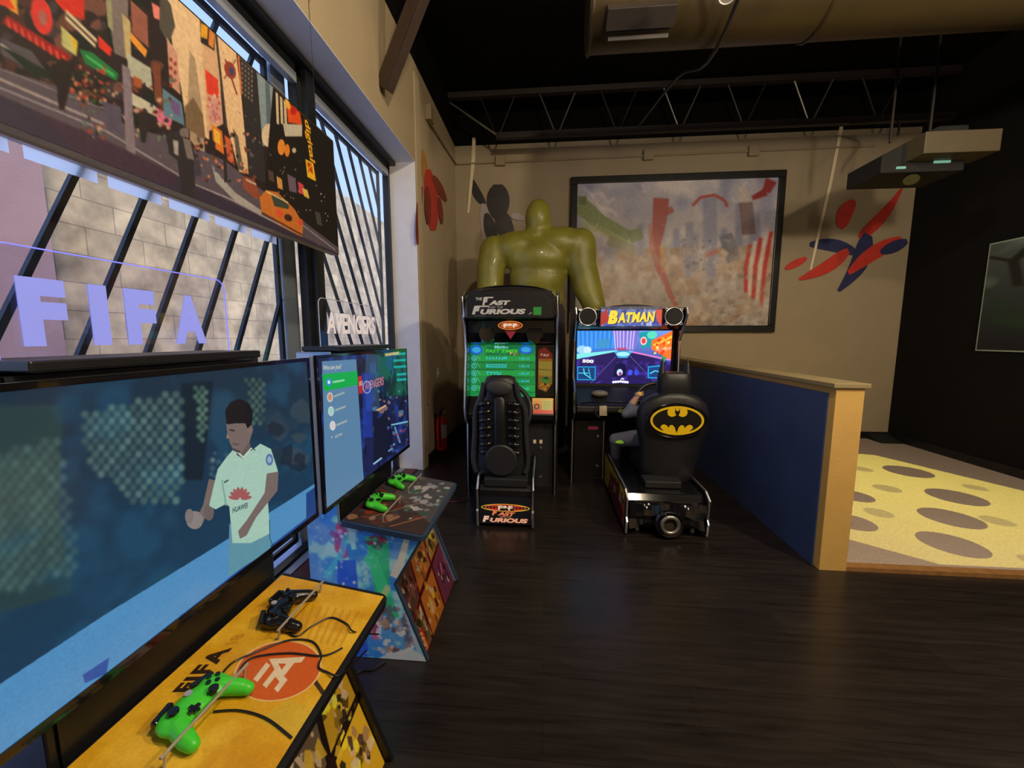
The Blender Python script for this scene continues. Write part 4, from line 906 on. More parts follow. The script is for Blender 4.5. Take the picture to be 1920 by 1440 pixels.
def soccer(mp):
    c = Canvas(700, 420, (20, 44, 66), mp); c.vgrad((26, 48, 66), (20, 62, 92))
    c.poly([(0, 760), (120, 760), (110, 960), (140, 1110), (0, 1150), (-300, 1000), (-300, 780)], (40, 66, 66), .8)
    c.cloud((30, 80, 110), 60, .5, .7, .6); c.poly([(340, 720), (400, 715), (380, 900), (345, 900)], (16, 34, 48))
    rng = c.rng
    def net(poly_, cx0, cy0, cx1, cy1, st, rad, col, a):
        P = np.array(poly_, float)
        k = 0; y = cy0
        while y < cy1:
            x = cx0+(st/2 if k % 2 else 0)
            while x < cx1:
                ins = False; n = len(P)
                for i in range(n):
                    ax, ay = P[i]; bx_, by_ = P[(i+1) % n]
                    if (ay > y) != (by_ > y) and x < (bx_-ax)*(y-ay)/(by_-ay)+ax: ins = not ins
                if ins:
                    f = rng.uniform(.75, 1.2); c.ell(x, y, rad*1.0, rad*1.05, tuple(v*f for v in col), a, n=10)
                x += st
            y += st*.62; k += 1
    net([(150, 775), (345, 728), (344, 900), (335, 945), (255, 950), (215, 900), (168, 880)], 140, 728, 350, 950, 20, 7, (132, 160, 132), .5)
    net([(-300, 880), (0, 850), (112, 818), (150, 1070), (0, 1115), (-300, 1200)], -300, 815, 155, 1200, 22, 8, (108, 140, 128), .4)
    net([(365, 724), (392, 720), (384, 840), (372, 830)], 360, 720, 396, 850, 13, 5, (120, 160, 130), .6); net([(460, 710), (500, 705), (500, 800), (470, 800)], 455, 705, 505, 800, 13, 4.5, (110, 130, 90), .5)
    c.blobs(16, [(36, 60, 76), (60, 74, 84), (24, 34, 50)], 500, 760, 590, 900, 10, 26, .7); c.blobs(10, [(120, 130, 134), (170, 180, 180)], 395, 850, 430, 900, 3, 8, .4)
    c.blur(2.6); c.blur(1.5)
    # light blue pitch-side band
    c.poly([(-300, 1460), (0, 1282), (200, 1150), (428, 1010), (604, 898), (620, 960), (300, 1240), (0, 1470), (-300, 1700)], (82, 146, 196))
    c.poly([(-300, 1680), (0, 1420), (200, 1262), (420, 1090), (604, 948), (620, 990), (300, 1260), (0, 1500), (-300, 1760)], (38, 78, 150)); c.poly([(155, 1265), (205, 1232), (200, 1262), (160, 1280)], (40, 84, 160)); c.poly([(574, 925), (602, 905), (604, 960), (574, 980)], (30, 66, 130))
    c.blur(.8)
    # player
    c.poly([(450, 1012), (430, 980), (428, 1080), (508, 1030), (505, 990)], (96, 150, 168))
    SK_ = (122, 106, 102); SH = (170, 206, 188)
    c.line([(400, 900), (388, 950), (372, 980)], 17, SK_, w1=14); c.ell(365, 975, 16, 17, (140, 132, 128)); c.ell(355, 968, 8, 14, (128, 120, 118)); c.ell(392, 960, 9, 16, (110, 98, 96))
    c.poly([(424, 858), (438, 842), (470, 846), (488, 832), (508, 842), (520, 880), (522, 890), (500, 900), (506, 1000), (470, 1018), (436, 1018), (430, 950), (424, 945), (404, 955), (392, 948), (408, 880)], SH)
    c.line([(424, 948), (416, 900)], 3, (130, 170, 156)); c.line([(500, 900), (500, 940)], 2, (120, 150, 142))
    c.poly([(500, 888), (522, 884), (520, 920), (480, 970), (462, 1004), (450, 1010), (446, 996), (462, 976), (496, 924)], SK_)
    c.poly([(438, 820), (466, 812), (470, 842), (456, 860), (444, 854)], (104, 90, 88)); c.line([(444, 846), (456, 858), (472, 840)], 3, (200, 220, 200))
    c.poly([(424, 792), (430, 782), (470, 790), (474, 806), (468, 828), (452, 850), (438, 846), (430, 828), (426, 812)], SK_); c.line([(430, 806), (440, 808)], 3, (56, 44, 44)); c.line([(436, 832), (448, 834)], 2, (90, 64, 64)); c.line([(436, 842), (450, 848)], 4, (80, 66, 66)); c.poly([(426, 812), (430, 822), (424, 822)], (146, 126, 118)); c.ell(469, 806, 5, 8, (130, 110, 104))
    c.poly([(424, 794), (422, 770), (432, 754), (450, 748), (466, 756), (474, 772), (472, 796), (464, 804), (460, 794), (440, 794), (428, 796)], (18, 18, 26))
    c.line([(420, 905), (428, 900)], 3, (60, 90, 90)); c.ell(505, 862, 7, 11, (90, 120, 170)); c.ell(505, 862, 4, 6, (150, 180, 200)); c.line([(474, 838), (478, 845)], 2, (40, 60, 60))
    # petal logo and lettering on the shirt
    for i in range(8):
        a = PI+PI*(i+.5)/8; c.ell(450+math.cos(a)*12, 936+math.sin(a)*13, 10, 3.6, (166, 92, 92), 1, rot=a)
    c.text('HUAWEI', (436, 962), (464, 952), (0, -10), (50, 70, 76), bold=.02)
    c.line([(505, 975), (506, 1010), (512, 1024)], 1.5, (40, 80, 84)); c.mottle(.05, 2, 2)
    for x in range(0, 300, 6): pass
    return c
def avenger(mp):
    c = Canvas(420, 270, (24, 40, 96), mp); c.vgrad((22, 30, 70), (24, 34, 84))
    c.poly([(700, 655), (765, 652), (768, 740), (705, 745)], (18, 84, 76)); c.cloud((30, 70, 170), 30, .5, .7, .7); c.cloud((14, 18, 40), 26, .5, .7, .8)
    c.line([(700, 665), (696, 720), (700, 770)], 26, (70, 110, 150), .5); c.line([(688, 700), (690, 820)], 18, (36, 70, 190), .6); c.blobs(34, [(90, 130, 160), (40, 60, 90), (150, 120, 110), (20, 30, 50)], 700, 730, 765, 820, 2, 7, .8); c.line([(706, 770), (724, 760)], 3, (230, 180, 130)); c.line([(718, 800), (766, 790)], 3, (120, 190, 220)); c.line([(720, 845), (740, 832)], 3, (110, 190, 220)); c.line([(740, 800), (750, 830)], 3, (90, 160, 200))
    c.poly([(702, 790), (722, 775), (735, 800), (738, 850), (700, 868)], (14, 20, 46)); c.blobs(20, [(150, 40, 70), (70, 90, 160)], 725, 790, 765, 845, 1.5, 4, .7); c.blur(.8)
    for i, y in enumerate((664, 676, 688, 702, 712)): c.line([(738+(i > 2)*6, y+.6), (764, y-1)], 4.5, (30, 190, 190), .8)
    c.line([(722, 666), (748, 662)], 5, (220, 190, 120), .9)
    # left panel with the profile list
    c.poly([(604, 678), (668, 674), (682, 900), (612, 960)], (94, 136, 172)); c.poly([(604, 702), (670, 696), (671, 722), (608, 734)], (10, 176, 76))
    c.text('Who are you?', (606, 697), (640, 694), (0, -11), (236, 226, 196), bold=.01)
    c.ell(617, 717, 5, 7.5, (60, 140, 220)); c.ell(617, 717, 2.5, 3.5, (230, 240, 250)); c.line([(624, 717), (646, 713)], 3.5, (190, 236, 206), .8)
    for (x, y, col, s_) in ((619, 745, (206, 150, 120), 0), (621, 771, (150, 220, 200), 0), (624, 798, (226, 210, 210), 0)): c.ell(x, y, 5.5, 9, (220, 224, 228)); c.ell(x, y, 4, 7, col); c.line([(x+7, y-1), (x+27, y-9)], 3.5, (180, 192, 182), .8)
    c.text('+', (621, 822), (624, 821), (0, -4), (220, 220, 220)); c.text('Add new', (628, 822), (642, 815), (0, -6), (190, 200, 186))
    c.poly([(671, 706), (678, 705), (681, 737), (673, 739)], (190, 40, 50)); c.text('LEGO', (673, 724), (680, 722), (0, -8), (240, 220, 180))
    c.text('AVENGERS', (684, 733), (720, 722), (0, -17), (140, 50, 80), bold=.03); c.text('AVENGERS', (685, 732), (719, 721.5), (0, -15), (206, 150, 170), bold=0); c.ring(688, 726, 8, 12, 2, (150, 170, 220))
    c.line([(700, 870), (716, 858)], 3, (150, 200, 230)); c.line([(728, 846), (736, 840)], 3, (90, 150, 200)); return c
television(*T1, soccer(tmap(*T1, 700, 420)), 'near large television showing a footballer in a pale shirt')
television(*T2, avenger(tmap(*T2, 420, 270)), 'far large television showing a blue list panel with one green row')
# ---- clear acrylic name signs standing on the ledges
ACR = bpy.data.materials.new('clear_acrylic'); ACR.use_nodes = True
_n, _l = ACR.node_tree.nodes, ACR.node_tree.links; _n.clear()
_o = _n.new('ShaderNodeOutputMaterial'); _t = _n.new('ShaderNodeBsdfTransparent'); _g = _n.new('ShaderNodeBsdfGlossy'); _m = _n.new('ShaderNodeMixShader')
_t.inputs[0].default_value = (.95, .95, 1, 1); _m.inputs[0].default_value = .05; _g.inputs['Roughness'].default_value = .05
_l.new(_t.outputs[0], _m.inputs[1]); _l.new(_g.outputs[0], _m.inputs[2]); _l.new(_m.outputs[0], _o.inputs[0])
def sign(yc, w, h, X, zb, txt, lmat, emat, label, ty0, ty1, tz0, tz1, shear=0.0, near=True):
    t = empty('acrylic_sign', (X, yc, zb), label=label, cat='sign')
    r = .03; q = [(-w/2, 0), (w/2, 0)]
    q += [(w/2-r+r*math.cos(a), h-r+r*math.sin(a)) for a in [PI/2*i/8 for i in range(9)]]
    q += [(-w/2+r+r*math.cos(a), h-r+r*math.sin(a)) for a in [PI/2+PI/2*i/8 for i in range(9)]]
    MB().prism(q, 'x', -.003, .003).build('clear_plate', ACR, t)
    MB().tube([(0, y, z) for y, z in [q[0]]+q[:1:-1]+[q[1]]], .0016, rs=6, sub=1).build('lit_edge', emat, t)
    if ',' in txt:
        for q_ in txt.split(','):
            ch, a_, b_, zt, zb_ = q_.split(':'); ya = on_x(float(a_), 590, X)[1]; yb_ = on_x(float(b_), 590, X)[1]
            flat_text('letter', ch, (.004, ya-yc, float(zb_)-zb), (0, yb_-ya, 0), (0, 0, float(zt)-float(zb_)), lmat, t, depth=.002, bold=.06)
    else: flat_text('lettering', txt, (.004, ty0-yc, tz0-zb), (0, ty1-ty0, 0), (0, 0, tz1-tz0), lmat, t, depth=.002, bold=.03, shear=shear)
    return t
LB = pmat('frosted_blue_letters', S(130, 140, 235), .5, noise=.03, emit=(.30, .34, .95, 1), estr=.42)
EB = pmat('blue_lit_edge', (.2, .2, .8, 1), .4, noise=.02, emit=(.22, .24, 1, 1), estr=.9)
LW = pmat('frosted_white_letters', S(236, 230, 236), .6, noise=.05, emit=(.8, .8, .95, 1), estr=.18); EW = pmat('pale_acrylic_edge', S(210, 215, 220), .4, noise=.03)
sign(.905, .53, .215, -1.0, 1.478, 'F:32:122:1.635:1.502,I:166:200:1.635:1.502,F:232:288:1.635:1.502,A:322:380:1.635:1.502', LB, EB, 'clear acrylic sign with four blue lit letters above the near television', .672, 1.085, 1.505, 1.632)
sign(1.97, .58, .215, -1.0, 1.478, 'AVENGERS', LW, EW, 'clear acrylic sign with frosted white letters above the far television', 1.73, 2.24, 1.535, 1.635, shear=.1)
# ================================================================== racing machine with black ribbed seat
LIT = art_mat('lit_panel', emit=.75, rough=.3); LITD = art_mat('dim_lit_panel', emit=.35, rough=.3)
GRY = pmat('charcoal_plastic', (.02, .02, .023, 1), .45, noise=.15)
def edge(name, pts, par, r=.009, mat=None): return MB().tube(pts, r, rs=8, sub=1).build(name, mat or M['chrome'], par, smooth=True)
def ff_board():
    c = Canvas(300, 236, (14, 110, 60)); c.vgrad((18, 120, 64), (16, 150, 70)); c.cloud((60, 190, 90), 30, .5, .7, .5)
    c.ell(30, 24, 28, 22, (20, 110, 220)); c.ell(30, 24, 20, 13, (60, 180, 240)); c.ell(256, 22, 32, 20, (20, 110, 220)); c.ell(256, 22, 22, 12, (60, 180, 240))
    c.text('Malibu', (112, 16), (176, 16), (0, -11), (150, 240, 250), shear=.2); c.text('FAST TIMES', (72, 36), (220, 36), (0, -15), (70, 230, 60), shear=.25, bold=.03); c.blobs(9, [(240, 200, 120), (236, 120, 80)], 180, 30, 218, 44, 2, 5)
    for k, (n_, nm, tm) in enumerate((('6', 'LLLLLJB', '1:50.10'), ('7', 'BZZZZZZ', '1:50.15'), ('8', 'TYYLI', '1:50.37'), ('9', None, '1:50.84'), ('10', None, '1:51.40'))):
        y = 62+k*34; c.rect(34, y-12, 296, y+14, (34, 168, 70) if k % 2 == 0 else (24, 146, 62)); c.line([(34, y+16), (298, y+16)], 2, (10, 70, 40))
        c.ring(20, y, 12, 13, 3, (90, 220, 230)); c.text(n_, (16, y+6), (24, y+6), (0, -12), (120, 240, 240)); c.line([(32, y-14), (48, y+6)], 2, (110, 220, 160))
        if nm: c.text(nm, (74, y+7), (74+14*len(nm), y+7), (0, -14), (60, 220, 240), bold=.03, shear=.1)
        c.text(tm, (226, y+6), (272, y+6), (0, -11), (60, 220, 240))
    return c
def ff_side():
    c = Canvas(70, 190, (30, 22, 16)); c.poly([(4, 16), (30, 2), (66, 30), (66, 150), (40, 184), (4, 170)], (196, 128, 40)); c.poly([(4, 16), (30, 2), (66, 30), (66, 50), (4, 50)], (160, 44, 30))
    c.text('F&F', (14, 38), (52, 42), (0, -10), (240, 220, 170), bold=.03); c.poly([(6, 60), (64, 62), (64, 120), (6, 116)], (206, 176, 66)); c.line([(8, 92), (62, 96)], 3, (120, 100, 50))
    c.poly([(14, 128), (40, 118), (62, 134), (56, 148), (22, 146)], (96, 168, 60)); c.poly([(22, 130), (40, 122), (52, 132)], (40, 44, 40)); c.blobs(18, [(190, 70, 30), (240, 180, 60), (60, 40, 30)], 6, 150, 62, 178, 2, 6); c.blur(.5); return c
def ff_instr():
    c = Canvas(90, 70, (214, 120, 40)); c.vgrad((226, 170, 60), (196, 70, 36)); c.ell(20, 38, 12, 13, (40, 30, 26)); c.ell(20, 38, 6, 7, (214, 120, 40)); c.rect(42, 10, 84, 52, (200, 190, 90))
    for i in range(6): c.line([(44, 15+i*6.5), (82, 15+i*6.5)], 2, (110, 90, 50))
    c.rect(3, 56, 87, 66, (216, 60, 40)); return c
FX = empty('racing_game_machine', (-.33, 3.68, 0), label='black driving game machine with green score screen and ribbed seat', cat='arcade machine')
def rel(o, d): return Vector(o)-Vector(d)
prof = [(.02, 0), (.0, .10), (.01, .70), (-.05, .75), (-.09, .86), (-.07, 1.05), (-.01, 1.40), (-.04, 1.62), (-.10, 1.70), (-.10, 1.88), (.0, 1.93), (.5, 1.93), (.78, 1.80), (.80, 0)]
for s in (-1, 1):
    o = MB().prism(prof, 'x', s*.425-.015, s*.425+.015).build('side_panel', M['gloss'], FX)
    edge('chrome_edging', [(s*.425, p[0]-.006, p[1]) for p in prof[2:11]], o, .010)
    edge('chrome_edging', [(s*.42, p[0]-.006, p[1]) for p in prof[0:3]], o, .007)
b = MB(); b.prism([(.08, .02), (.08, .74), (.15, .94), (.19, 1.46), (.14, 1.60), (.14, 1.90), (.76, 1.90), (.78, .02)], 'x', -.41, .41); b.build('cabinet_body', M['black'], FX)
b = MB(); b.span((.12, .05, .06), (.40, .082, .70)); b.build('coin_door', GRY, FX, bevel=.006)
for x in (.225, .285): MB().span((x-.014, .044, .50), (x+.014, .052, .535)).build('coin_slot', pmat('amber_slot', S(150, 130, 90), .4, emit=(1, .7, .35, 1), estr=.25) if x < .23 else bpy.data.materials['amber_slot'], FX)
for z in (.46, .17): MB().cyl((.285, .05, z), (.285, .038, z), .011, .011).build('lock', M['chrome'], FX)
MB().span((-.40, .03, 0), (.40, .10, .07)).build('kick_plate', M['black'], FX)
b = MB(); b.prism([(.10, .70), (-.04, .745), (-.06, .80), (.10, .95)], 'x', -.41, .41); b.build('dashboard', M['black'], FX, bevel=.01)
# steering wheel
sw = empty('steering_wheel_centre', (-.06, -.22, .87)); bpy.data.objects.remove(sw)
ax = Vector((0, -.94, .34)); b = MB(); b.torus((-.05, -.22, .87), .245, .021, axis=ax, seg=48); b.build('steering_wheel', M['seatv'], FX, smooth=True)
b = MB(); b.cyl((-.05, -.235, .86), (-.05, .0, .78), .045, .07); 
for a in (0, 2.1, 4.2):
    q = ax.to_track_quat('Z', 'Y'); e_ = Vector((-.05, -.24, .86))+q @ Vector((.2*math.cos(a+.5), .2*math.sin(a+.5), 0)); b.cyl((-.05, -.235, .86), e_, .014, seg=8)
b.build('steering_column', M['black'], FX)
scr = MB().box((0, .145, 1.19), (.82, .03, .54), rot=(-.077, 0, 0)).build('screen_surround', M['gloss'], FX, bevel=.006)
picture('score_screen', ff_board(), (-.415, .143, 1.445), (.64, 0, 0), (0, -.038, -.50), LIT, FX)
picture('side_decal', ff_side(), (.245, .140, 1.43), (.15, 0, 0), (0, -.034, -.45), LITD, FX)
picture('instruction_card', ff_instr(), (.20, .03, .945), (.20, 0, 0), (0, -.08, -.135), LIT, FX)
# cowl with speakers and badge
b = MB(); b.prism([(.16, 1.44), (.02, 1.47), (-.02, 1.56), (-.03, 1.68), (.2, 1.70)], 'x', -.41, .41); cw = b.build('speaker_cowl', M['gloss'], FX, bevel=.012)
for s in (-1, 1):
    b = MB(); b.cyl((s*.22, .01, 1.54), (s*.22, -.035, 1.55), .085, .075, seg=32); b.build('speaker', M['gloss'], FX, smooth=True)
def oval(c, rx, rz, y0, y1, n=40): return [(c[0]+rx*math.cos(2*PI*i/n), c[1]+rz*math.sin(2*PI*i/n)) for i in range(n)]
def ff_badge():
    c = Canvas(120, 50, (8, 8, 10)); c.ell(60, 25, 59, 24, (236, 130, 50)); c.ell(60, 25, 53, 18, (60, 22, 12)); c.ell(60, 25, 46, 15, (220, 100, 40)); c.text('F&F', (28, 37), (92, 37), (0, -22), (255, 236, 206), bold=.06); return c
bd = MB().prism(oval((-.0, 1.625), .115, .042, 0, 0), 'y', -.075, -.03).build('badge', M['black'], FX)
picture('badge_face', ff_badge(), (-.115, -.0765, 1.667), (.23, 0, 0), (0, 0, -.084), LIT, bd, clip=[(.5+.5*math.cos(2*PI*i/40), .5+.5*math.sin(2*PI*i/40)) for i in range(40)])
MB().prism([(-.05, 1.575), (.05, 1.575), (0, 1.50)], 'y', -.06, -.02).build('red_arrow', pmat('dull_red', S(130, 30, 44), .4, noise=.05, emit=(.6, .05, .1, 1), estr=.12), FX)
# marquee hood with arched top
arch = [(-.405, 1.68), (.405, 1.68), (.412, 1.75), (.40, 1.88)]+[(.38*math.cos(a), 1.88+.10*math.sin(a)**.8) for a in [PI*i/14 for i in range(1, 14)]]+[(-.40, 1.88), (-.412, 1.75)]
mq = MB().prism(arch, 'y', -.13, .22).build('marquee_hood', M['gloss'], FX, bevel=.022, seg=4)
def ff_marq():
    c = Canvas(380, 130, (14, 14, 18)); W_ = (206, 204, 200); K_ = (60, 60, 66)
    c.text('THE', (36, 44), (66, 44), (0, -14), W_, shear=.2, bold=.03)
    c.text('F', (66, 68), (92, 68), (0, -38), W_, shear=.2, bold=.08); c.text('AST', (94, 68), (194, 68), (0, -23), W_, shear=.2, bold=.07); c.line([(76, 31), (116, 31)], 6, W_)
    c.text('AND THE', (92, 84), (160, 84), (0, -11), K_, bold=.05); c.text('AND THE', (91, 83), (159, 83), (0, -11), (170, 168, 166), bold=0)
    c.text('F', (18, 112), (56, 112), (0, -40), W_, shear=.25, bold=.08); c.line([(34, 73), (96, 73)], 7, W_); c.text('URIOUS', (56, 112), (262, 112), (0, -26), W_, shear=.2, bold=.06)
    c.line([(30, 118), (80, 119)], 2, (120, 120, 124)); c.rect(296, 78, 332, 116, (44, 150, 60)); c.line([(276, 112), (290, 104)], 6, (140, 140, 140)); return c
picture('marquee_print', ff_marq(), (-.375, -.1325, 1.955-.03), (.75, 0, 0), (0, 0, -.235), M['gprint'], mq)
b = MB(); b.torus((0, -.131, 1.80), .001, .001, rs=4, seg=4); b.bm.free()
edge('marquee_trim', [(-.385, -.133, 1.70), (.385, -.133, 1.70), (.39, -.133, 1.86), (.30, -.133, 1.925), (.12, -.133, 1.948), (-.12, -.133, 1.948), (-.30, -.133, 1.925), (-.39, -.133, 1.86), (-.385, -.133, 1.70)], mq, .005, GRY)
# seat
def shell(rings, n=28, e=2.6):
    R = []
    for z, hw, yc, hd, xo in rings:
        R.append([(xo+hw*math.copysign(abs(math.cos(t))**(2/e), math.cos(t)), yc+hd*math.copysign(abs(math.sin(t))**(2/e), math.sin(t)), z) for t in [2*PI*i/n for i in range(n)]])
    return R
sx_, sy_ = -.035, -.50
st = MB().loft(shell([(.36, .17, sy_, .10, sx_), (.40, .205, sy_, .11, sx_), (.48, .222, sy_-.005, .11, sx_), (.60, .215, sy_-.01, .09, sx_), (.80, .205, sy_-.02, .085, sx_), (.93, .205, sy_-.03, .085, sx_), (1.01, .185, sy_-.035, .085, sx_), (1.06, .14, sy_-.04, .085, sx_), (1.15, .132, sy_-.05, .085, sx_), (1.20, .115, sy_-.05, .07, sx_), (1.215, .08, sy_-.05, .04, sx_)])).build('seat_back', M['seatv'], FX, smooth=True, autos=False)
hr = MB().ell((sx_, sy_-.135, 1.125), (.105, .03, .062), seg=32).build('headrest_pad', M['pad'], st, smooth=True)
b = MB(); b.loft(shell([(.45, .05, sy_-.105, .02, sx_), (.60, .052, sy_-.105, .03, sx_), (.85, .05, sy_-.12, .03, sx_), (1.03, .046, sy_-.13, .025, sx_), (1.05, .03, sy_-.13, .01, sx_)], n=16)); b.build('spine_panel', M['black'], st, smooth=True)
for k in range(7):
    z = .60+k*.066
    for s in (-1, 1):
        MB().ell((sx_+s*.115, sy_-.105-.01*k*.4, z), (.056, .030, .024), rot=(0, s*.15, 0), seg=20).build('rib', M['gloss'], st, smooth=True)
for s in (-1, 1):
    b = MB(); b.tube([(sx_+s*.20, sy_-.07, .42), (sx_+s*.222, sy_-.07, .52), (sx_+s*.208, sy_-.075, .72), (sx_+s*.20, sy_-.08, .92), (sx_+s*.15, sy_-.10, 1.05), (sx_+s*.125, sy_-.11, 1.16)], .022, rs=12); b.build('side_bolster', pmat('satin_black_%s' % ('a' if s < 0 else 'b'), (.03, .032, .038, 1), .35, noise=.1), st, smooth=True)
b = MB(); b.cyl((sx_+.01, sy_-.07, .54), (sx_+.01, sy_-.15, .54), .135, .130, seg=48); b.build('round_cover', GRY, st, bevel=.012, smooth=True)
b = MB(); b.loft(shell([(.34, .20, -.25, .22, sx_), (.40, .215, -.25, .24, sx_), (.47, .20, -.26, .22, sx_), (.48, .16, -.26, .18, sx_)])); b.build('seat_cushion', M['seatv'], FX, smooth=True)
# seat base
bx0, bx1, by = -.205, .235, -.70
base = MB(); base.prism([(by+.02, .03), (by+.02, .31), (by+.06, .34), (-.30, .37), (.08, .30), (.08, .03)], 'x', bx0+.01, bx1-.01); bs = base.build('seat_base', M['black'], FX, bevel=.006)
for x in (bx0, bx1):
    pf = [(by-.005, .02), (by-.02, .15), (by-.005, .16), (by-.02, .33), (by+.06, .40), (-.25, .46), (.05, .40), (.08, .02)]
    o = MB().prism(pf, 'x', x-.009, x+.009).build('base_side', M['black'], bs); edge('chrome_edging', [(x, p[0], p[1]) for p in pf[:6]], o, .009)
def ff_rear():
    c = Canvas(240, 150, (12, 12, 14)); 
    for i in range(5):
        c.ring(120, 60, 112-i*16, 21-i*1.8, 4.5, [(236, 196, 60), (236, 120, 50), (214, 60, 40)][min(i, 2)])
    c.rect(84, 46, 158, 76, (12, 12, 14)); c.text('F&F', (86, 74), (154, 74), (0, -26), (250, 206, 170), bold=.06)
    O_ = (240, 130, 80); c.text('F', (58, 104), (82, 104), (0, -28), O_, shear=.2, bold=.07); c.text('AST', (84, 104), (166, 104), (0, -20), O_, shear=.2, bold=.06); c.text('AND THE', (96, 114), (146, 114), (0, -8), (240, 150, 110))
    c.text('F', (14, 142), (46, 142), (0, -34), (250, 200, 170), shear=.2, bold=.07); c.text('URIOUS', (48, 142), (224, 142), (0, -25), (250, 170, 130), shear=.2, bold=.06); return c
picture('rear_decal', ff_rear(), (bx0+.012, by+.018, .255), (bx1-bx0-.024, 0, 0), (0, 0, -.225), LIT, bs)
MB().span((-.12, by+.05, .352), (-.075, by+.075, .362)).build('warning_light', pmat('orange_marker', S(240, 150, 70), .4, noise=.02, emit=(1, .5, .2, 1), estr=.8), bs)
MB().span((-.16, by+.03, .33), (.19, -.42, .40)).build('seat_mount', GRY, bs, bevel=.01)
for x in (-.15, .18): MB().cyl((x-.012, by+.08, .022), (x+.012, by+.08, .022), .022).build('caster', M['silver'], bs)
# ================================================================== second machine: wide screen, winged headrest
def bm_scene():
    c = Canvas(380, 220, (20, 30, 90)); c.vgrad((110, 150, 230), (30, 30, 100))
    c.poly([(0, 0), (150, 0), (160, 70), (0, 96)], (50, 120, 210)); 
    for i in range(9): c.poly([(i*18, 0), (i*18+9, 0), (i*17+14, 76-i), (i*17+4, 80-i)], (70, 160, 240), .7)
    c.poly([(84, 40), (132, 32), (132, 66), (84, 72)], (60, 140, 190)); c.ell(22, 78, 22, 17, (150, 200, 240)); c.ell(44, 80, 16, 15, (190, 220, 250))
    c.poly([(140, 0), (250, 0), (236, 80), (160, 80)], (120, 110, 200)); 
    for x in (146, 158, 170, 184, 200, 214, 226): c.poly([(x, 0), (x+6, 0), (x+8-(x-180)*.15, 76), (x+3-(x-180)*.15, 76)], (206, 190, 250), .8)
    c.poly([(246, 10), (300, 0), (320, 60), (262, 72)], (20, 150, 160)); c.ell(268, 42, 13, 17, (240, 190, 190)); c.ell(268, 42, 8, 11, (220, 60, 60)); c.ell(300, 18, 20, 16, (90, 210, 180))
    c.poly([(300, 40), (380, 0), (380, 120), (300, 76)], (250, 110, 40)); c.line([(308, 60), (380, 24)], 9, (255, 190, 60)); c.line([(320, 80), (380, 70)], 12, (255, 150, 120)); c.blobs(22, [(255, 220, 120), (220, 60, 30), (255, 160, 60)], 310, 30, 378, 110, 3, 9)
    c.poly([(0, 110), (170, 82), (210, 82), (380, 130), (380, 220), (0, 220)], (36, 24, 84)); c.poly([(0, 96), (160, 80), (170, 84), (0, 118)], (120, 220, 220)); c.line([(210, 84), (380, 120)], 6, (220, 120, 200))
    c.line([(182, 82), (60, 220)], 2.5, (90, 80, 150)); c.line([(196, 82), (330, 220)], 2.5, (90, 80, 150)); c.poly([(150, 84), (228, 82), (206, 112), (170, 112)], (70, 190, 230), .8); c.ell(188, 96, 26, 9, (180, 240, 250), .8); c.rect(164, 70, 202, 80, (180, 60, 90), .8)
    c.cloud((80, 60, 200), 22, .55, .75, .6, .5, 1)
    c.poly([(150, 190), (160, 140), (180, 132), (200, 140), (206, 190)], (14, 14, 60)); c.ell(178, 172, 12, 14, (190, 210, 250)); c.ell(180, 178, 6, 8, (160, 60, 110)); c.ell(220, 172, 10, 12, (60, 80, 220)); c.ell(246, 172, 10, 12, (50, 70, 210))
    c.text('500', (24, 132), (70, 134), (0, -14), (250, 250, 240), bold=.05); c.rect(4, 148, 80, 206, (24, 150, 210)); c.rect(8, 152, 76, 202, (20, 60, 110)); c.line([(30, 156), (34, 180), (62, 198)], 4, (80, 220, 240)); c.line([(10, 176), (50, 176)], 3, (80, 220, 240)); c.line([(50, 156), (58, 190)], 3, (60, 200, 230))
    c.poly([(290, 146), (350, 140), (356, 196), (292, 196)], (24, 150, 210)); c.poly([(295, 151), (346, 146), (350, 191), (297, 191)], (20, 60, 120)); c.line([(300, 176), (320, 164), (344, 170)], 4, (90, 220, 250)); c.poly([(340, 100), (362, 110), (352, 134)], (30, 160, 70))
    for i in range(7): c.ell(154+i*9.5, 210+abs(i-3), 5, 5, (250, 250, 255))
    c.line([(184, 202), (190, 196), (196, 202)], 4, (250, 250, 255)); return c
def bm_marq():
    c = Canvas(300, 84, (90, 120, 190)); c.vgrad((120, 130, 170), (70, 90, 170)); c.cloud((30, 50, 130), 20, .5, .7, .8); c.cloud((220, 220, 240), 12, .6, .8, .8)
    c.poly([(0, 30), (30, 10), (44, 60), (0, 84)], (170, 50, 50)); c.poly([(270, 16), (300, 0), (300, 84), (276, 60)], (210, 80, 60)); c.poly([(0, 0), (300, 0), (300, 14), (0, 12)], (70, 60, 60), .7)
    for dx, dy, col in ((4, 3, (40, 40, 90)), (0, 0, (255, 214, 60))): c.text('B', (36+dx, 74+dy), (84+dx, 74+dy), (0, -58), col, shear=.2, bold=.07); c.text('ATMAN', (84+dx, 70+dy), (268+dx, 64+dy), (0, -44), col, shear=.18, bold=.05, space=1.1)
    return c
BX = empty('racing_game_machine', (.80, 4.05, 0), label='black driving game machine with bright lettered sign and yellow oval emblem seat', cat='arcade machine')
prof = [(.05, 0), (.05, .66), (-.06, .70), (-.16, .78), (-.15, .98), (.03, 1.10), (.05, 1.48), (-.08, 1.64), (-.15, 1.74), (-.14, 1.80), (.05, 1.815), (.75, 1.80), (.80, 0)]
for s in (-1, 1):
    o = MB().prism(prof, 'x', s*.52-.015, s*.52+.015).build('side_panel', M['gloss'], BX)
    edge('chrome_edging', [(s*.52, p[0]-.006, p[1]) for p in prof[:10]], o, .010)
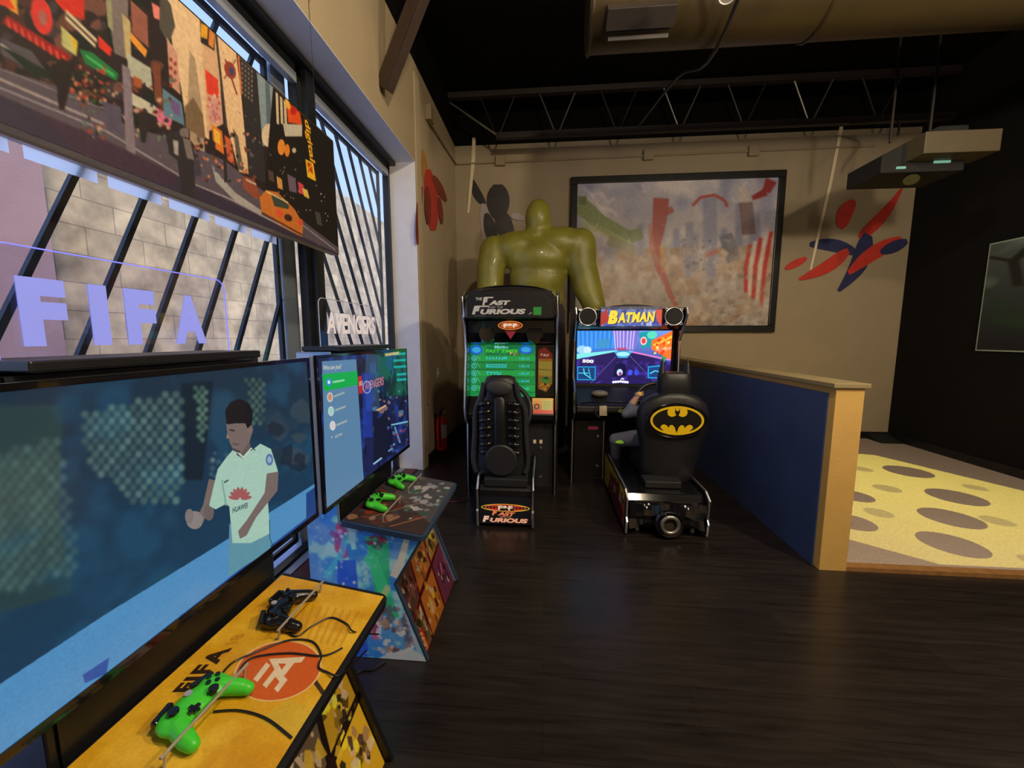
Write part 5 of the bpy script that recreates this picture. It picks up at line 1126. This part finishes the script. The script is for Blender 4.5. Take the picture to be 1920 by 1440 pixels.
MB().prism([(.20, .02), (.20, .70), (.14, 1.0), (.19, 1.60), (.06, 1.62), (.0, 1.79), (.74, 1.79), (.78, .02)], 'x', -.505, .505).build('cabinet_body', M['black'], BX)
cd_ = MB().span((-.50, .03, .02), (-.20, .20, .66)).build('coin_cabinet', M['black'], BX, bevel=.006); edge('chrome_edging', [(-.20, .025, .0), (-.20, .025, .66)], cd_, .007)
for z in (.50, .18): MB().cyl((-.26, .03, z), (-.26, .016, z), .011).build('lock', M['chrome'], cd_)
flat_text('credit_digits', '0000', (-.36, .024, .565), (.10, 0, 0), (0, 0, .035), pmat('dim_red_digits', (.1, .01, .02, 1), .4, noise=.02, emit=(.7, .06, .12, 1), estr=.35), cd_, bold=0)
MB().span((-.505, -.01, 0), (.505, .12, .05)).build('kick_plate', M['black'], BX)
# screen
MB().prism([(.145, 1.0), (.115, 1.62), (.2, 1.62), (.2, 1.0)], 'x', -.505, .505).build('screen_surround', M['black'], BX, bevel=.008)
picture('game_screen', bm_scene(), (-.485, .110, 1.585), (.955, 0, 0), (0, .027, -.55), art_mat('bright_screen', emit=1.25, rough=.2), BX)
# speaker pods and marquee
b = MB(); b.prism([(.16, 1.60), (.02, 1.60), (-.11, 1.68), (-.12, 1.79), (.2, 1.80)], 'x', -.50, .50); hd_ = b.build('speaker_bar', M['gloss'], BX, bevel=.01)
for s in (-1, 1):
    c_ = Vector((s*.405, -.125, 1.715)); b = MB(); b.cyl(c_+Vector((0, .03, 0)), c_, .092, .088, seg=40); spk = b.build('speaker', M['matte'], BX, smooth=True)
    MB().torus(c_+Vector((0, -.002, 0)), .083, .0045, axis=(0, 1, 0), rs=8).build('speaker_ring', M['chrome'], spk, smooth=True)
    for a in (.25, .75, 1.25, 1.75): q = c_+Vector((.095*math.cos(a*PI), 0, .095*math.sin(a*PI))); MB().torus(q, .011, .004, axis=(0, 1, 0), seg=14, rs=6).build('screw_tab', M['chrome'], spk, smooth=True)
m_ = [(-.29, 1.615), (.29, 1.615), (.29, 1.795)]+[(.29-.58*i/12, 1.795+.035*math.sin(PI*i/12)) for i in range(1, 12)]+[(-.29, 1.795)]
mq = MB().prism(m_, 'y', -.15, .1).build('marquee', M['black'], BX)
picture('marquee_print', bm_marq(), (-.285, -.1515, 1.808), (.57, 0, 0), (0, 0, -.185), art_mat('bright_marquee', emit=1.15, rough=.3), mq)
# control deck
b = MB(); b.prism([(.20, .66), (-.06, .70), (-.15, .78), (-.14, .84), (.16, 1.02)], 'x', -.50, .50); dk_ = b.build('control_deck', M['black'], BX, bevel=.012)
b = MB(); b.ell((-.26, -.02, .95), (.085, .05, .035), seg=28); b.build('display_hood', pmat('grey_hood', S(112, 108, 100), .5, noise=.1), dk_, smooth=True)
edge('deck_rail', [(-.46, -.16, .87), (-.30, -.18, .89), (0, -.19, .89), (.42, -.16, .87)], dk_, .008, M['gloss'])
MB().box((-.24, -.165, .80), (.075, .015, .10), rot=(-.25, 0, 0)).build('keypad', pmat('keypad_metal', S(176, 164, 138), .4, metal=.3, noise=.2, nscale=90), dk_, bevel=.003)
for i in range(4):
    for j in range(3): MB().box((-.262+.022*j, -.176+.0055*i, .765+.022*i), (.014, .006, .014), rot=(-.25, 0, 0)).build('key', GRY, dk_)
MB().torus((-.24, -.16, .80), .075, .006, axis=(0, 1, -.2), seg=30, rs=6, a0=-1.2, a1=1.2).build('keypad_ring', GRY, dk_, smooth=True)
b = MB(); b.prism(oval((-.06, .80), .035, .02, 0, 0), 'y', -.163, -.155); b.build('small_badge', pmat('olive_badge', S(130, 130, 60), .5, noise=.1), dk_)
ax = Vector((0, -.94, .34)); b = MB(); b.torus((.20, -.36, .93), .17, .018, axis=ax, seg=40); swh = b.build('steering_wheel', M['seatv'], BX, smooth=True)
b = MB(); b.cyl((.20, -.35, .93), (.20, -.10, .82), .04, .06); b.cyl((.04, -.36, .93), (.36, -.36, .93), .014, seg=8); b.build('wheel_hub', M['black'], swh)
MB().ell((.06, -.37, 1.00), (.022, .012, .02), seg=12).build('wheel_button', pmat('amber_button', S(220, 160, 50), .4, noise=.02, emit=(1, .6, .1, 1), estr=.3), swh, smooth=True)
# seat with two pointed wings on the headrest and the oval emblem
sx_, sy_ = .245, -.70
st = MB().loft(shell([(.30, .19, sy_+.02, .10, sx_-.02), (.34, .225, sy_+.01, .12, sx_-.02), (.45, .225, sy_, .12, sx_-.02), (.60, .25, sy_, .12, sx_), (.76, .282, sy_-.01, .125, sx_), (.90, .285, sy_-.02, .12, sx_), (.98, .26, sy_-.03, .11, sx_), (1.03, .20, sy_-.03, .10, sx_), (1.07, .11, sy_-.03, .09, sx_), (1.08, .06, sy_-.03, .05, sx_)], n=40, e=2.4)).build('seat_back', M['seatv'], BX, smooth=True, autos=False)
b = MB(); b.loft(shell([(1.00, .13, sy_-.02, .09, sx_), (1.10, .128, sy_-.02, .095, sx_), (1.18, .125, sy_-.02, .10, sx_), (1.225, .115, sy_-.01, .09, sx_), (1.235, .08, sy_-.0, .05, sx_)], n=28, e=3.5)); hrs = b.build('headrest', M['seatv'], st, smooth=True)
for s in (-1, 1):
    b = MB(); b.loft([[(sx_+s*(.10+dx*w), sy_-.03+dy*w2, z) for dx, dy in [(.034*math.cos(t), .055*math.sin(t)) for t in [2*PI*i/12 for i in range(12)]]] for z, w, w2 in [(1.08, 1, 1), (1.16, 1, 1), (1.24, .75, .6), (1.31, .35, .3), (1.35, .06, .06)]]); b.build('headrest_wing', M['seatv'], st, smooth=True)
b = MB(); b.torus((sx_, sy_-.145, .855), .232, .010, axis=(0, 1, 0), seg=60, rs=8, sx=1, sy=.60); b.build('emblem_rim', M['gloss'], st, smooth=True)
def bat():
    c = Canvas(420, 240, (14, 13, 14)); Y_ = (238, 196, 20)
    c.ell(210, 120, 206, 116, Y_, n=80); c.ell(210, 120, 188, 99, (16, 15, 15), n=80)
    def mir(p): return p+[(420-x, y) for x, y in p[::-1]]
    # yellow shows between the wings: upper lobes and scalloped lower edge
    c.poly([(192, 22), (190, 56), (196, 64), (200, 78), (180, 88), (158, 88), (140, 76), (132, 56), (136, 34), (148, 24)], Y_); c.poly([(228, 22), (230, 56), (224, 64), (220, 78), (240, 88), (262, 88), (280, 76), (288, 56), (284, 34), (272, 24)], Y_)
    c.poly([(194, 22), (226, 22), (218, 44), (210, 40), (202, 44)], Y_)
    low = [(84, 176), (92, 158), (112, 150), (134, 160), (148, 178), (158, 158), (176, 154), (194, 172), (204, 204), (210, 218)]
    c.poly(low+[(420-x, y) for x, y in low[::-1]]+[(300, 212), (250, 224), (210, 226), (170, 224), (120, 212)], Y_)
    return c
em = picture('oval_emblem', bat(), (sx_-.212, sy_-.150, .977), (.424, 0, 0), (0, 0, -.242), M['gprint'], st, clip=[(.5+.49*math.cos(2*PI*i/80), .5+.49*math.sin(2*PI*i/80)) for i in range(80)])
MB().prism([(sx_+.212*math.cos(2*PI*i/60), .856+.121*math.sin(2*PI*i/60)) for i in range(60)], 'y', sy_-.148, sy_-.05).build('emblem_boss', M['seatv'], st)
b = MB(); b.loft(shell([(.34, .22, -.42, .24, sx_-.02), (.42, .24, -.42, .27, sx_-.02), (.50, .22, -.43, .24, sx_-.02), (.51, .18, -.43, .2, sx_-.02)])); b.build('seat_cushion', M['seatv'], BX, smooth=True)
# base with round jet nozzle
cx_, hw_ = .125, .30; by = -1.08
bb_ = MB().prism([(by+.05, .03), (by+.02, .26), (by+.06, .32), (-.2, .34), (.05, .30), (.05, .03)], 'x', cx_-hw_+.01, cx_+hw_-.01); bs = bb_.build('seat_base', M['gloss'], BX, bevel=.01)
b = MB(); R = []
for i in range(25):
    x = cx_-hw_+.02+(2*hw_-.04)*i/24; t = (x-cx_)/hw_; dz = .028*math.cos(t*PI*2.2)
    R.append([(x, by+.06, .27), (x, by-.01-.02*math.cos(t*6), .25+dz*.5), (x, by-.035-.02*math.cos(t*6), .19+dz), (x, by-.0, .13), (x, by-.03, .09-dz), (x, by+.02, .05), (x, by+.06, .05)])
b.loft(R); b.build('rear_fairing', M['gloss'], bs, smooth=True)
b = MB(); b.lathe([(.045, -.04), (.075, -.05), (.105, -.02), (.108, .03), (.10, .04), (.085, .035), (.075, .0), (.045, -.02)], (cx_+.01, by-.03, .125), axis=(0, -1, .05), seg=40); b.build('jet_nozzle', M['gloss'], bs, smooth=True)
MB().torus((cx_+.01, by-.075, .125), .062, .014, axis=(0, 1, 0), rs=10).build('nozzle_ring', M['steel'], bs, smooth=True)
MB().torus((cx_+.01, by-.05, .125), .10, .008, axis=(0, 1, 0), rs=8).build('nozzle_ring', M['gloss'], bs, smooth=True)
def bm_side():
    c = Canvas(200, 70, (120, 30, 34)); c.vgrad((196, 170, 50), (110, 20, 30)); c.poly([(0, 0), (90, 0), (40, 70), (0, 70)], (206, 190, 60)); c.line([(100, 10), (120, 60)], 3, (230, 210, 200)); c.poly([(60, 20), (150, 10), (190, 60), (90, 68)], (96, 20, 40), .8); c.blobs(30, [(230, 90, 50), (240, 200, 70), (60, 10, 30), (220, 200, 200)], 80, 4, 198, 66, 3, 10, .8); c.blur(.5); return c
for s in (-1, 1):
    x = cx_+s*hw_; pf = [(by-.01, .02), (by-.035, .12), (by-.01, .15), (by-.03, .30), (by+.03, .35), (-.15, .36), (.05, .33), (.05, .02)]
    o = MB().prism(pf, 'x', x-.010, x+.010).build('base_side', M['black'], bs); edge('chrome_edging', [(x, p[0], p[1]) for p in pf[:6]], o, .010)
    if s < 0: picture('side_print', bm_side(), (x-.0115, -.02, .335), (0, by+.03, 0), (0, 0, -.30), M['gprint'], o)
MB().span((cx_-.13, by+.14, .325), (cx_+.15, by+.30, .38)).build('seat_mount', GRY, bs, bevel=.008)
for x in (cx_-.2, cx_+.22): MB().cyl((x-.012, by+.07, .022), (x+.012, by+.07, .022), .022).build('caster', M['silver'], bs)
# ================================================================== large plain green sculpture behind the machines
OL = pmat('olive_resin', S(128, 124, 44), .42, noise=.28, nscale=3.2, bump=.15, bscale=30, coat=.15)
gs = empty('green_sculpture', (-.12, 5.12, 0), label='huge smooth olive green abstract torso sculpture behind the two game machines', cat='sculpture')
b = MB()
b.ell((0, 0, 2.98), (.165, .18, .235)); b.ell((0, .03, 2.76), (.20, .19, .16))
b.ell((-.24, .02, 2.62), (.36, .26, .22)); b.ell((.28, .02, 2.66), (.36, .26, .22)); b.ell((0, 0, 2.50), (.42, .27, .26)); b.ell((0, .0, 2.25), (.36, .23, .30)); b.ell((.02, .02, 2.02), (.31, .22, .25))
b.chain([(-.55, .0, 2.60), (-.60, -.02, 2.36), (-.60, -.05, 2.05), (-.56, -.12, 1.80)], [.19, .18, .17, .12])
b.chain([(.52, .0, 2.66), (.54, -.02, 2.42), (.62, -.05, 2.12), (.70, -.12, 1.90)], [.20, .185, .175, .14])
b.build('olive_body', OL, gs, remesh=.022, sm=10)
PD = pmat('aubergine_plinth', S(52, 42, 52), .6, noise=.15)
b = MB(); b.loft([[(.02+w*math.cos(t), .03+d*math.sin(t), z) for t in [2*PI*i/28 for i in range(28)]] for z, w, d in [(0, .42, .32), (.06, .42, .32), (.10, .36, .27), (1.0, .36, .26), (1.85, .33, .24), (1.93, .30, .22)]]); b.build('plinth', PD, gs, smooth=True)
# ================================================================== fire extinguisher and wall bits on the left wall
fe = empty('fire_extinguisher', (XL+.085, 4.80, .10), label='red fire extinguisher hung low on the left side wall', cat='fire extinguisher')
b = MB(); b.lathe([(.0, .0), (.062, .0), (.068, .012), (.068, .36), (.058, .40), (.03, .43), (.022, .44), (.022, .46)], (0, 0, 0)); b.build('cylinder', M['red'], fe, smooth=True)
b = MB(); b.cyl((0, 0, .45), (0, 0, .50), .02); b.box((.02, -.02, .515), (.025, .12, .012), rot=(.25, 0, 0)); b.box((.02, -.03, .485), (.02, .10, .01), rot=(-.1, 0, 0)); b.build('valve', M['black'], fe)
MB().cyl((.02, -.01, .48), (.045, -.02, .48), .013).build('gauge', M['white'], fe)
MB().tube([(0, -.02, .47), (.0, -.07, .44), (.0, -.085, .30), (.0, -.078, .12), (.0, -.075, .05)], .009).build('hose', M['black'], fe, smooth=True)
b = MB(); R = []
for z in (.16, .33): R.append([(.0692*math.cos(a), .0692*math.sin(a), z) for a in [-1.3+1.9*i/12 for i in range(13)]])
b.loft(R, closed=False); b.build('paper_label', M['white'], fe, smooth=True)
b = MB(); b.torus((0, 0, .11), .070, .004, rs=6); b.build('strap', M['black'], fe)
MB().span((-.084, -.03, .02), (-.066, .03, .46)).build('wall_bracket', M['black'], fe)
sg = MB().span((0, 0, 0), (.003, .09, .36)).build('wall_notice', pmat('cream_notice', S(190, 170, 130), .5, noise=.05)); sg.location = (XL+.014, 4.47, .74); tag(sg, 'narrow red marked safety notice on the side wall above the extinguisher', 'notice')
rs_ = pmat('red_marking', S(170, 50, 30), .5, noise=.05)
b = MB().span((.003, .012, .02), (.0045, .030, .27)).build('red_marking', rs_, sg); b = MB().span((.003, .050, .06), (.0045, .072, .30)).build('red_marking', rs_, sg)
sw_ = MB().span((0, -.04, -.06), (.008, .04, .06)).build('light_switch', M['white'], bevel=.003); sw_.location = (XL, 4.99, 1.06); tag(sw_, 'white light switch plate on the left side wall', 'light switch')
MB().span((.008, -.008, -.012), (.018, .008, .012)).build('toggle', M['white'], sw_)
cb_ = MB().tube([(-.62, 3.57, .008), (-.8, 3.45, .008), (-.98, 3.42, .008), (-1.1, 3.38, .008)], .005).build('floor_cable', pmat('red_cable', S(110, 40, 36), .5, noise=.1)); tag(cb_, 'thin dull red cable on the floor left of the score screen machine', 'cable')
cb_ = MB().tube([(-.87, 1.50, .006), (-.83, 1.57, .006), (-.78, 1.58, .006), (-.74, 1.63, .006)], .005).build('floor_cable', M['black']); tag(cb_, 'short black cable end lying on the floor below the near yellow shelf', 'cable')
# ================================================================== game pads on the shelves
GN = pmat('bright_green_plastic', S(70, 214, 56), .35, noise=.03); GB = pmat('pad_black', (.008, .008, .01, 1), .22, coat=.3, noise=.1)
def pad(label, P, N, along, mat, flip=1, cable=None):
    """P on the shelf, N shelf normal, along = direction of the pad's width"""
    N = Vector(N).normalized(); X = Vector(along); X = (X-N*X.dot(N)).normalized(); Y = N.cross(X)
    t = empty('game_pad', (0, 0, 0), label=label, cat='game controller'); t.matrix_world = Matrix.Translation(P) @ Matrix((X, Y, N)).transposed().to_4x4()
    b = MB(); b.ell((0, .012, .022), (.056, .034, .018), seg=20)
    for s in (-1, 1): b.ell((s*.045, .008, .022), (.034, .036, .018), seg=20); b.chain([(s*.052, -.005, .021), (s*.066, -.045, .018), (s*.069, -.062, .017)], [.021, .018, .015])
    b.build('pad_shell', mat, t, remesh=.0028, sm=5)
    dk = GB
    for s in (-1, 1): MB().box((s*.045, .044, .024), (.05, .014, .016), rot=(0, 0, -s*.25)).build('bumper', dk, t, bevel=.004)
    for x, y in ((-.047, .014), (.022, -.014)): b = MB(); b.cyl((x, y, .034), (x, y, .046), .007); b.cyl((x, y, .046), (x, y, .050), .011, .010); b.build('thumb_stick', dk, t, smooth=True)
    b = MB(); b.box((-.024, -.014, .040), (.024, .008, .006)); b.box((-.024, -.014, .0401), (.008, .024, .006)); b.build('direction_pad', dk, t)
    for dx, dy in ((0, .012), (0, -.012), (.012, 0), (-.012, 0)): MB().cyl((.047+dx, .014+dy, .036), (.047+dx, .014+dy, .043), .0052, seg=14).build('round_button', dk, t)
    MB().cyl((0, .030, .034), (0, .030, .041), .008).build('home_button', M['silver'], t)
    if cable:
        inv = t.matrix_world.inverted(); MB().tube([inv @ Vector(p) for p in cable], .0024, rs=6).build('pad_cable', M['black'], t, smooth=True)
    return t
def shelf_pt(K, x, y, up=0.0):
    o = Vector(K)+Vector((0, 0, .655))+_R.to_3x3() @ Vector((0, 0, .0145)); n_ = _R.to_3x3() @ Vector((0, 0, 1)); d = ray(x, y); E_ = Vector((0, 0, EYE)); return E_+d*((o-E_).dot(n_)/d.dot(n_))+n_*up
NS = _R.to_3x3() @ Vector((0, 0, 1))
cp = lambda pts: [shelf_pt(K1, x, y, .004) for x, y in pts]
# width axis runs along the wall; grips face the player (+X)
pad('bright green game pad on the yellow shelf, nearest the viewer', shelf_pt(K1, 372, 1336), NS, (.10, 1, 0), GN, cable=[shelf_pt(K1, 400, 1300, .02)]+cp([(432, 1248), (475, 1227), (540, 1203), (585, 1205), (602, 1230), (597, 1252), (612, 1262), (640, 1266)])+[Vector((-.55, 1.08, .55))])
pad('glossy black game pad on the yellow shelf beside the round badge', shelf_pt(K1, 532, 1152), NS, (-.25, 1, 0), GB, cable=[shelf_pt(K1, 505, 1140, .02)]+cp([(547, 1194), (585, 1176), (620, 1160), (650, 1172), (664, 1187)])+[Vector((-.545, 1.16, .54))])
pad('green game pad on the dark collage shelf, nearer of two', shelf_pt(K2, 706, 946), NS, (-.1, 1, 0), GN)
pad('green game pad on the dark collage shelf, farther of two', shelf_pt(K2, 748, 906), NS, (.2, 1, 0), GN)
o = MB().tube(cp([(442, 1272), (470, 1237), (540, 1227), (605, 1232), (642, 1217)]), .0024, rs=6).build('loose_cable', M['black'], smooth=True); tag(o, 'black cable crossing the round orange badge on the yellow shelf', 'cable')
o = MB().tube(cp([(400, 1337), (450, 1335), (500, 1350), (547, 1386)]), .0024, rs=6).build('loose_cable', M['black'], smooth=True); tag(o, 'black cable curving to the front edge below the badge', 'cable')
# ================================================================== seated player, mostly hidden by the winged seat
CL = pmat('grey_blue_cloth', S(112, 116, 136), .85, noise=.1, nscale=14, bump=.2); SKN = pmat('skin', S(206, 160, 140), .5, noise=.05); HR = pmat('brown_hair', S(52, 36, 28), .6, noise=.2)
pe = empty('person', (1.04, 3.62, .50), label='seated young player in grey blue clothes mostly hidden behind the emblem seat', cat='person')
def W3(x, y, z): return (x-1.04, y-3.62, z-.50)
b = MB()   # one continuous body
b.chain([W3(1.08, 3.62, .62), W3(1.10, 3.60, .74), W3(1.11, 3.60, .85)], [.12, .11, .11]); b.chain([W3(1.01, 3.60, .88), W3(1.21, 3.60, .88)], [.05, .05]); b.chain([W3(1.11, 3.60, .92), W3(1.12, 3.61, 1.0)], [.042, .04])
b.ell(W3(1.12, 3.63, 1.080), (.075, .09, .105)); b.ell(W3(1.12, 3.72, 1.065), (.012, .018, .018)); b.ell(W3(1.12, 3.675, 1.010), (.04, .04, .03))
for s, kn, an, el, ha in ((-1, (.665, 3.76, .545), (.70, 3.90, .25), (.735, 3.66, .815), (.845, 3.70, .985)), (1, (1.30, 3.82, .58), (1.27, 3.98, .26), (1.29, 3.66, .83), (1.16, 3.70, .985))):
    hx = 1.08+s*.085; b.chain([W3(hx, 3.62, .585), W3((hx+kn[0])/2, (3.62+kn[1])/2, .58), W3(*kn)], [.088, .08, .062]); b.chain([W3(*kn), W3(*an)], [.058, .038])
    sh_ = (1.10+s*.145, 3.60, .88); b.chain([W3(*sh_), W3(*el)], [.055, .043]); b.chain([W3(*el), W3(*ha)], [.042, .027])
    b.chain([W3(*an), W3(an[0]+s*.01, an[1]+.13, an[2]-.04)], [.036, .03])
pb = b.build('body', CL, pe, remesh=.010, sm=4)
# skin shows on the head, neck, forearms and hands
pb.data.materials.append(SKN)
b = MB(); b.ell(W3(1.12, 3.63, 1.080), (.079, .094, .109)); b.ell(W3(1.12, 3.725, 1.065), (.013, .019, .019)); b.ell(W3(1.12, 3.68, 1.010), (.042, .044, .033)); b.cyl(W3(1.12, 3.605, 0.910), W3(1.12, 3.61, 1.000), .047, .045)
for s in (-1, 1): b.ell(W3(1.12+s*.078, 3.62, 1.070), (.012, .02, .028))
hdo = b.build('head', SKN, pe, remesh=.006, sm=3)
for s in (-1, 1): MB().ell(W3(1.12+s*.03, 3.712, 1.090), (.012, .008, .008), seg=12).build('eye', M['black'], hdo)
MB().ell(W3(1.12, 3.716, 1.025), (.022, .008, .006), seg=12).build('mouth', pmat('lip', S(170, 96, 90), .5), hdo)
b = MB(); b.ell(W3(1.12, 3.605, 1.115), (.087, .095, .095)); b.build('hair', HR, pe, remesh=.008, sm=2)
def hand(name, C_, D, side):
    """palm with four fingers and thumb curled round the wheel rim"""
    D = Vector(D).normalized(); U_ = Vector((0, 0, 1)); S_ = D.cross(U_).normalized(); U_ = S_.cross(D); C_ = Vector(C_)
    b = MB(); p = lambda a, c, e: C_+D*a+S_*c+U_*e
    b.chain([p(-.02, 0, 0), p(.03, 0, .002)], [.021, .022]); b.chain([p(0, -.018, 0), p(.035, -.02, 0)], [.014, .013]); b.chain([p(0, .018, 0), p(.035, .02, 0)], [.014, .013])
    for i, l_ in enumerate((.9, 1.05, 1.0, .8)):
        y = -.024+.016*i; b.chain([p(.038, y, .002), p(.038+.022*l_, y, .006), p(.046+.026*l_, y, -.014), p(.036+.018*l_, y, -.030)], [.0082, .0076, .007, .006])
    b.chain([p(-.002, side*.022, -.002), p(.018, side*.036, -.010), p(.036, side*.036, -.020)], [.010, .0085, .007])
    return b.build(name, SKN, pe, remesh=.0032, sm=2)
hand('hand', W3(.850, 3.705, .995), (.35, .6, .15), -1); hand('hand', W3(1.155, 3.705, .995), (-.35, .6, .15), 1)
b = MB(); b.chain([W3(.795, 3.68, .91), W3(.850, 3.70, .99)], [.033, .024]); b.build('forearm_skin', SKN, pe, remesh=.006, sm=2)
b = MB(); b.box(W3(.735, 3.672, .548), (.12, .016, .020), rot=(0, .10, .1)); b.ell(W3(.70, 3.68, .542), (.05, .02, .014), seg=16); b.build('trouser_stripe', pmat('neon_green_stripe', S(170, 240, 40), .5, noise=.02, emit=(.5, 1, .1, 1), estr=.12), pe, smooth=True)
for s, an in ((-1, (.70, 3.90, .25)), (1, (1.27, 3.98, .26))):
    b = MB(); b.chain([W3(an[0], an[1]-.02, an[2]-.05), W3(an[0], an[1]+.14, an[2]-.085)], [.045, .036]); b.build('shoe', GRY, pe, remesh=.008, sm=2)
# ------------------------------------------------------------------ repeats share a group
for o in SC.objects:
    if o.parent is None and 'category' in o:
        g = {'game controller': 'game pads on the kiosk shelves', 'game kiosk': 'game kiosks along the window', 'television': 'big televisions on the kiosks', 'arcade machine': 'driving game machines', 'wall sticker': 'brush stroke wall stickers', 'wall stripe': 'white wall stripes', 'ceiling lamp': 'unseen added warm lamps', 'window grille': 'steel window grilles', 'sign': 'clear acrylic name signs'}.get(o['category'])
        if g: o['group'] = g
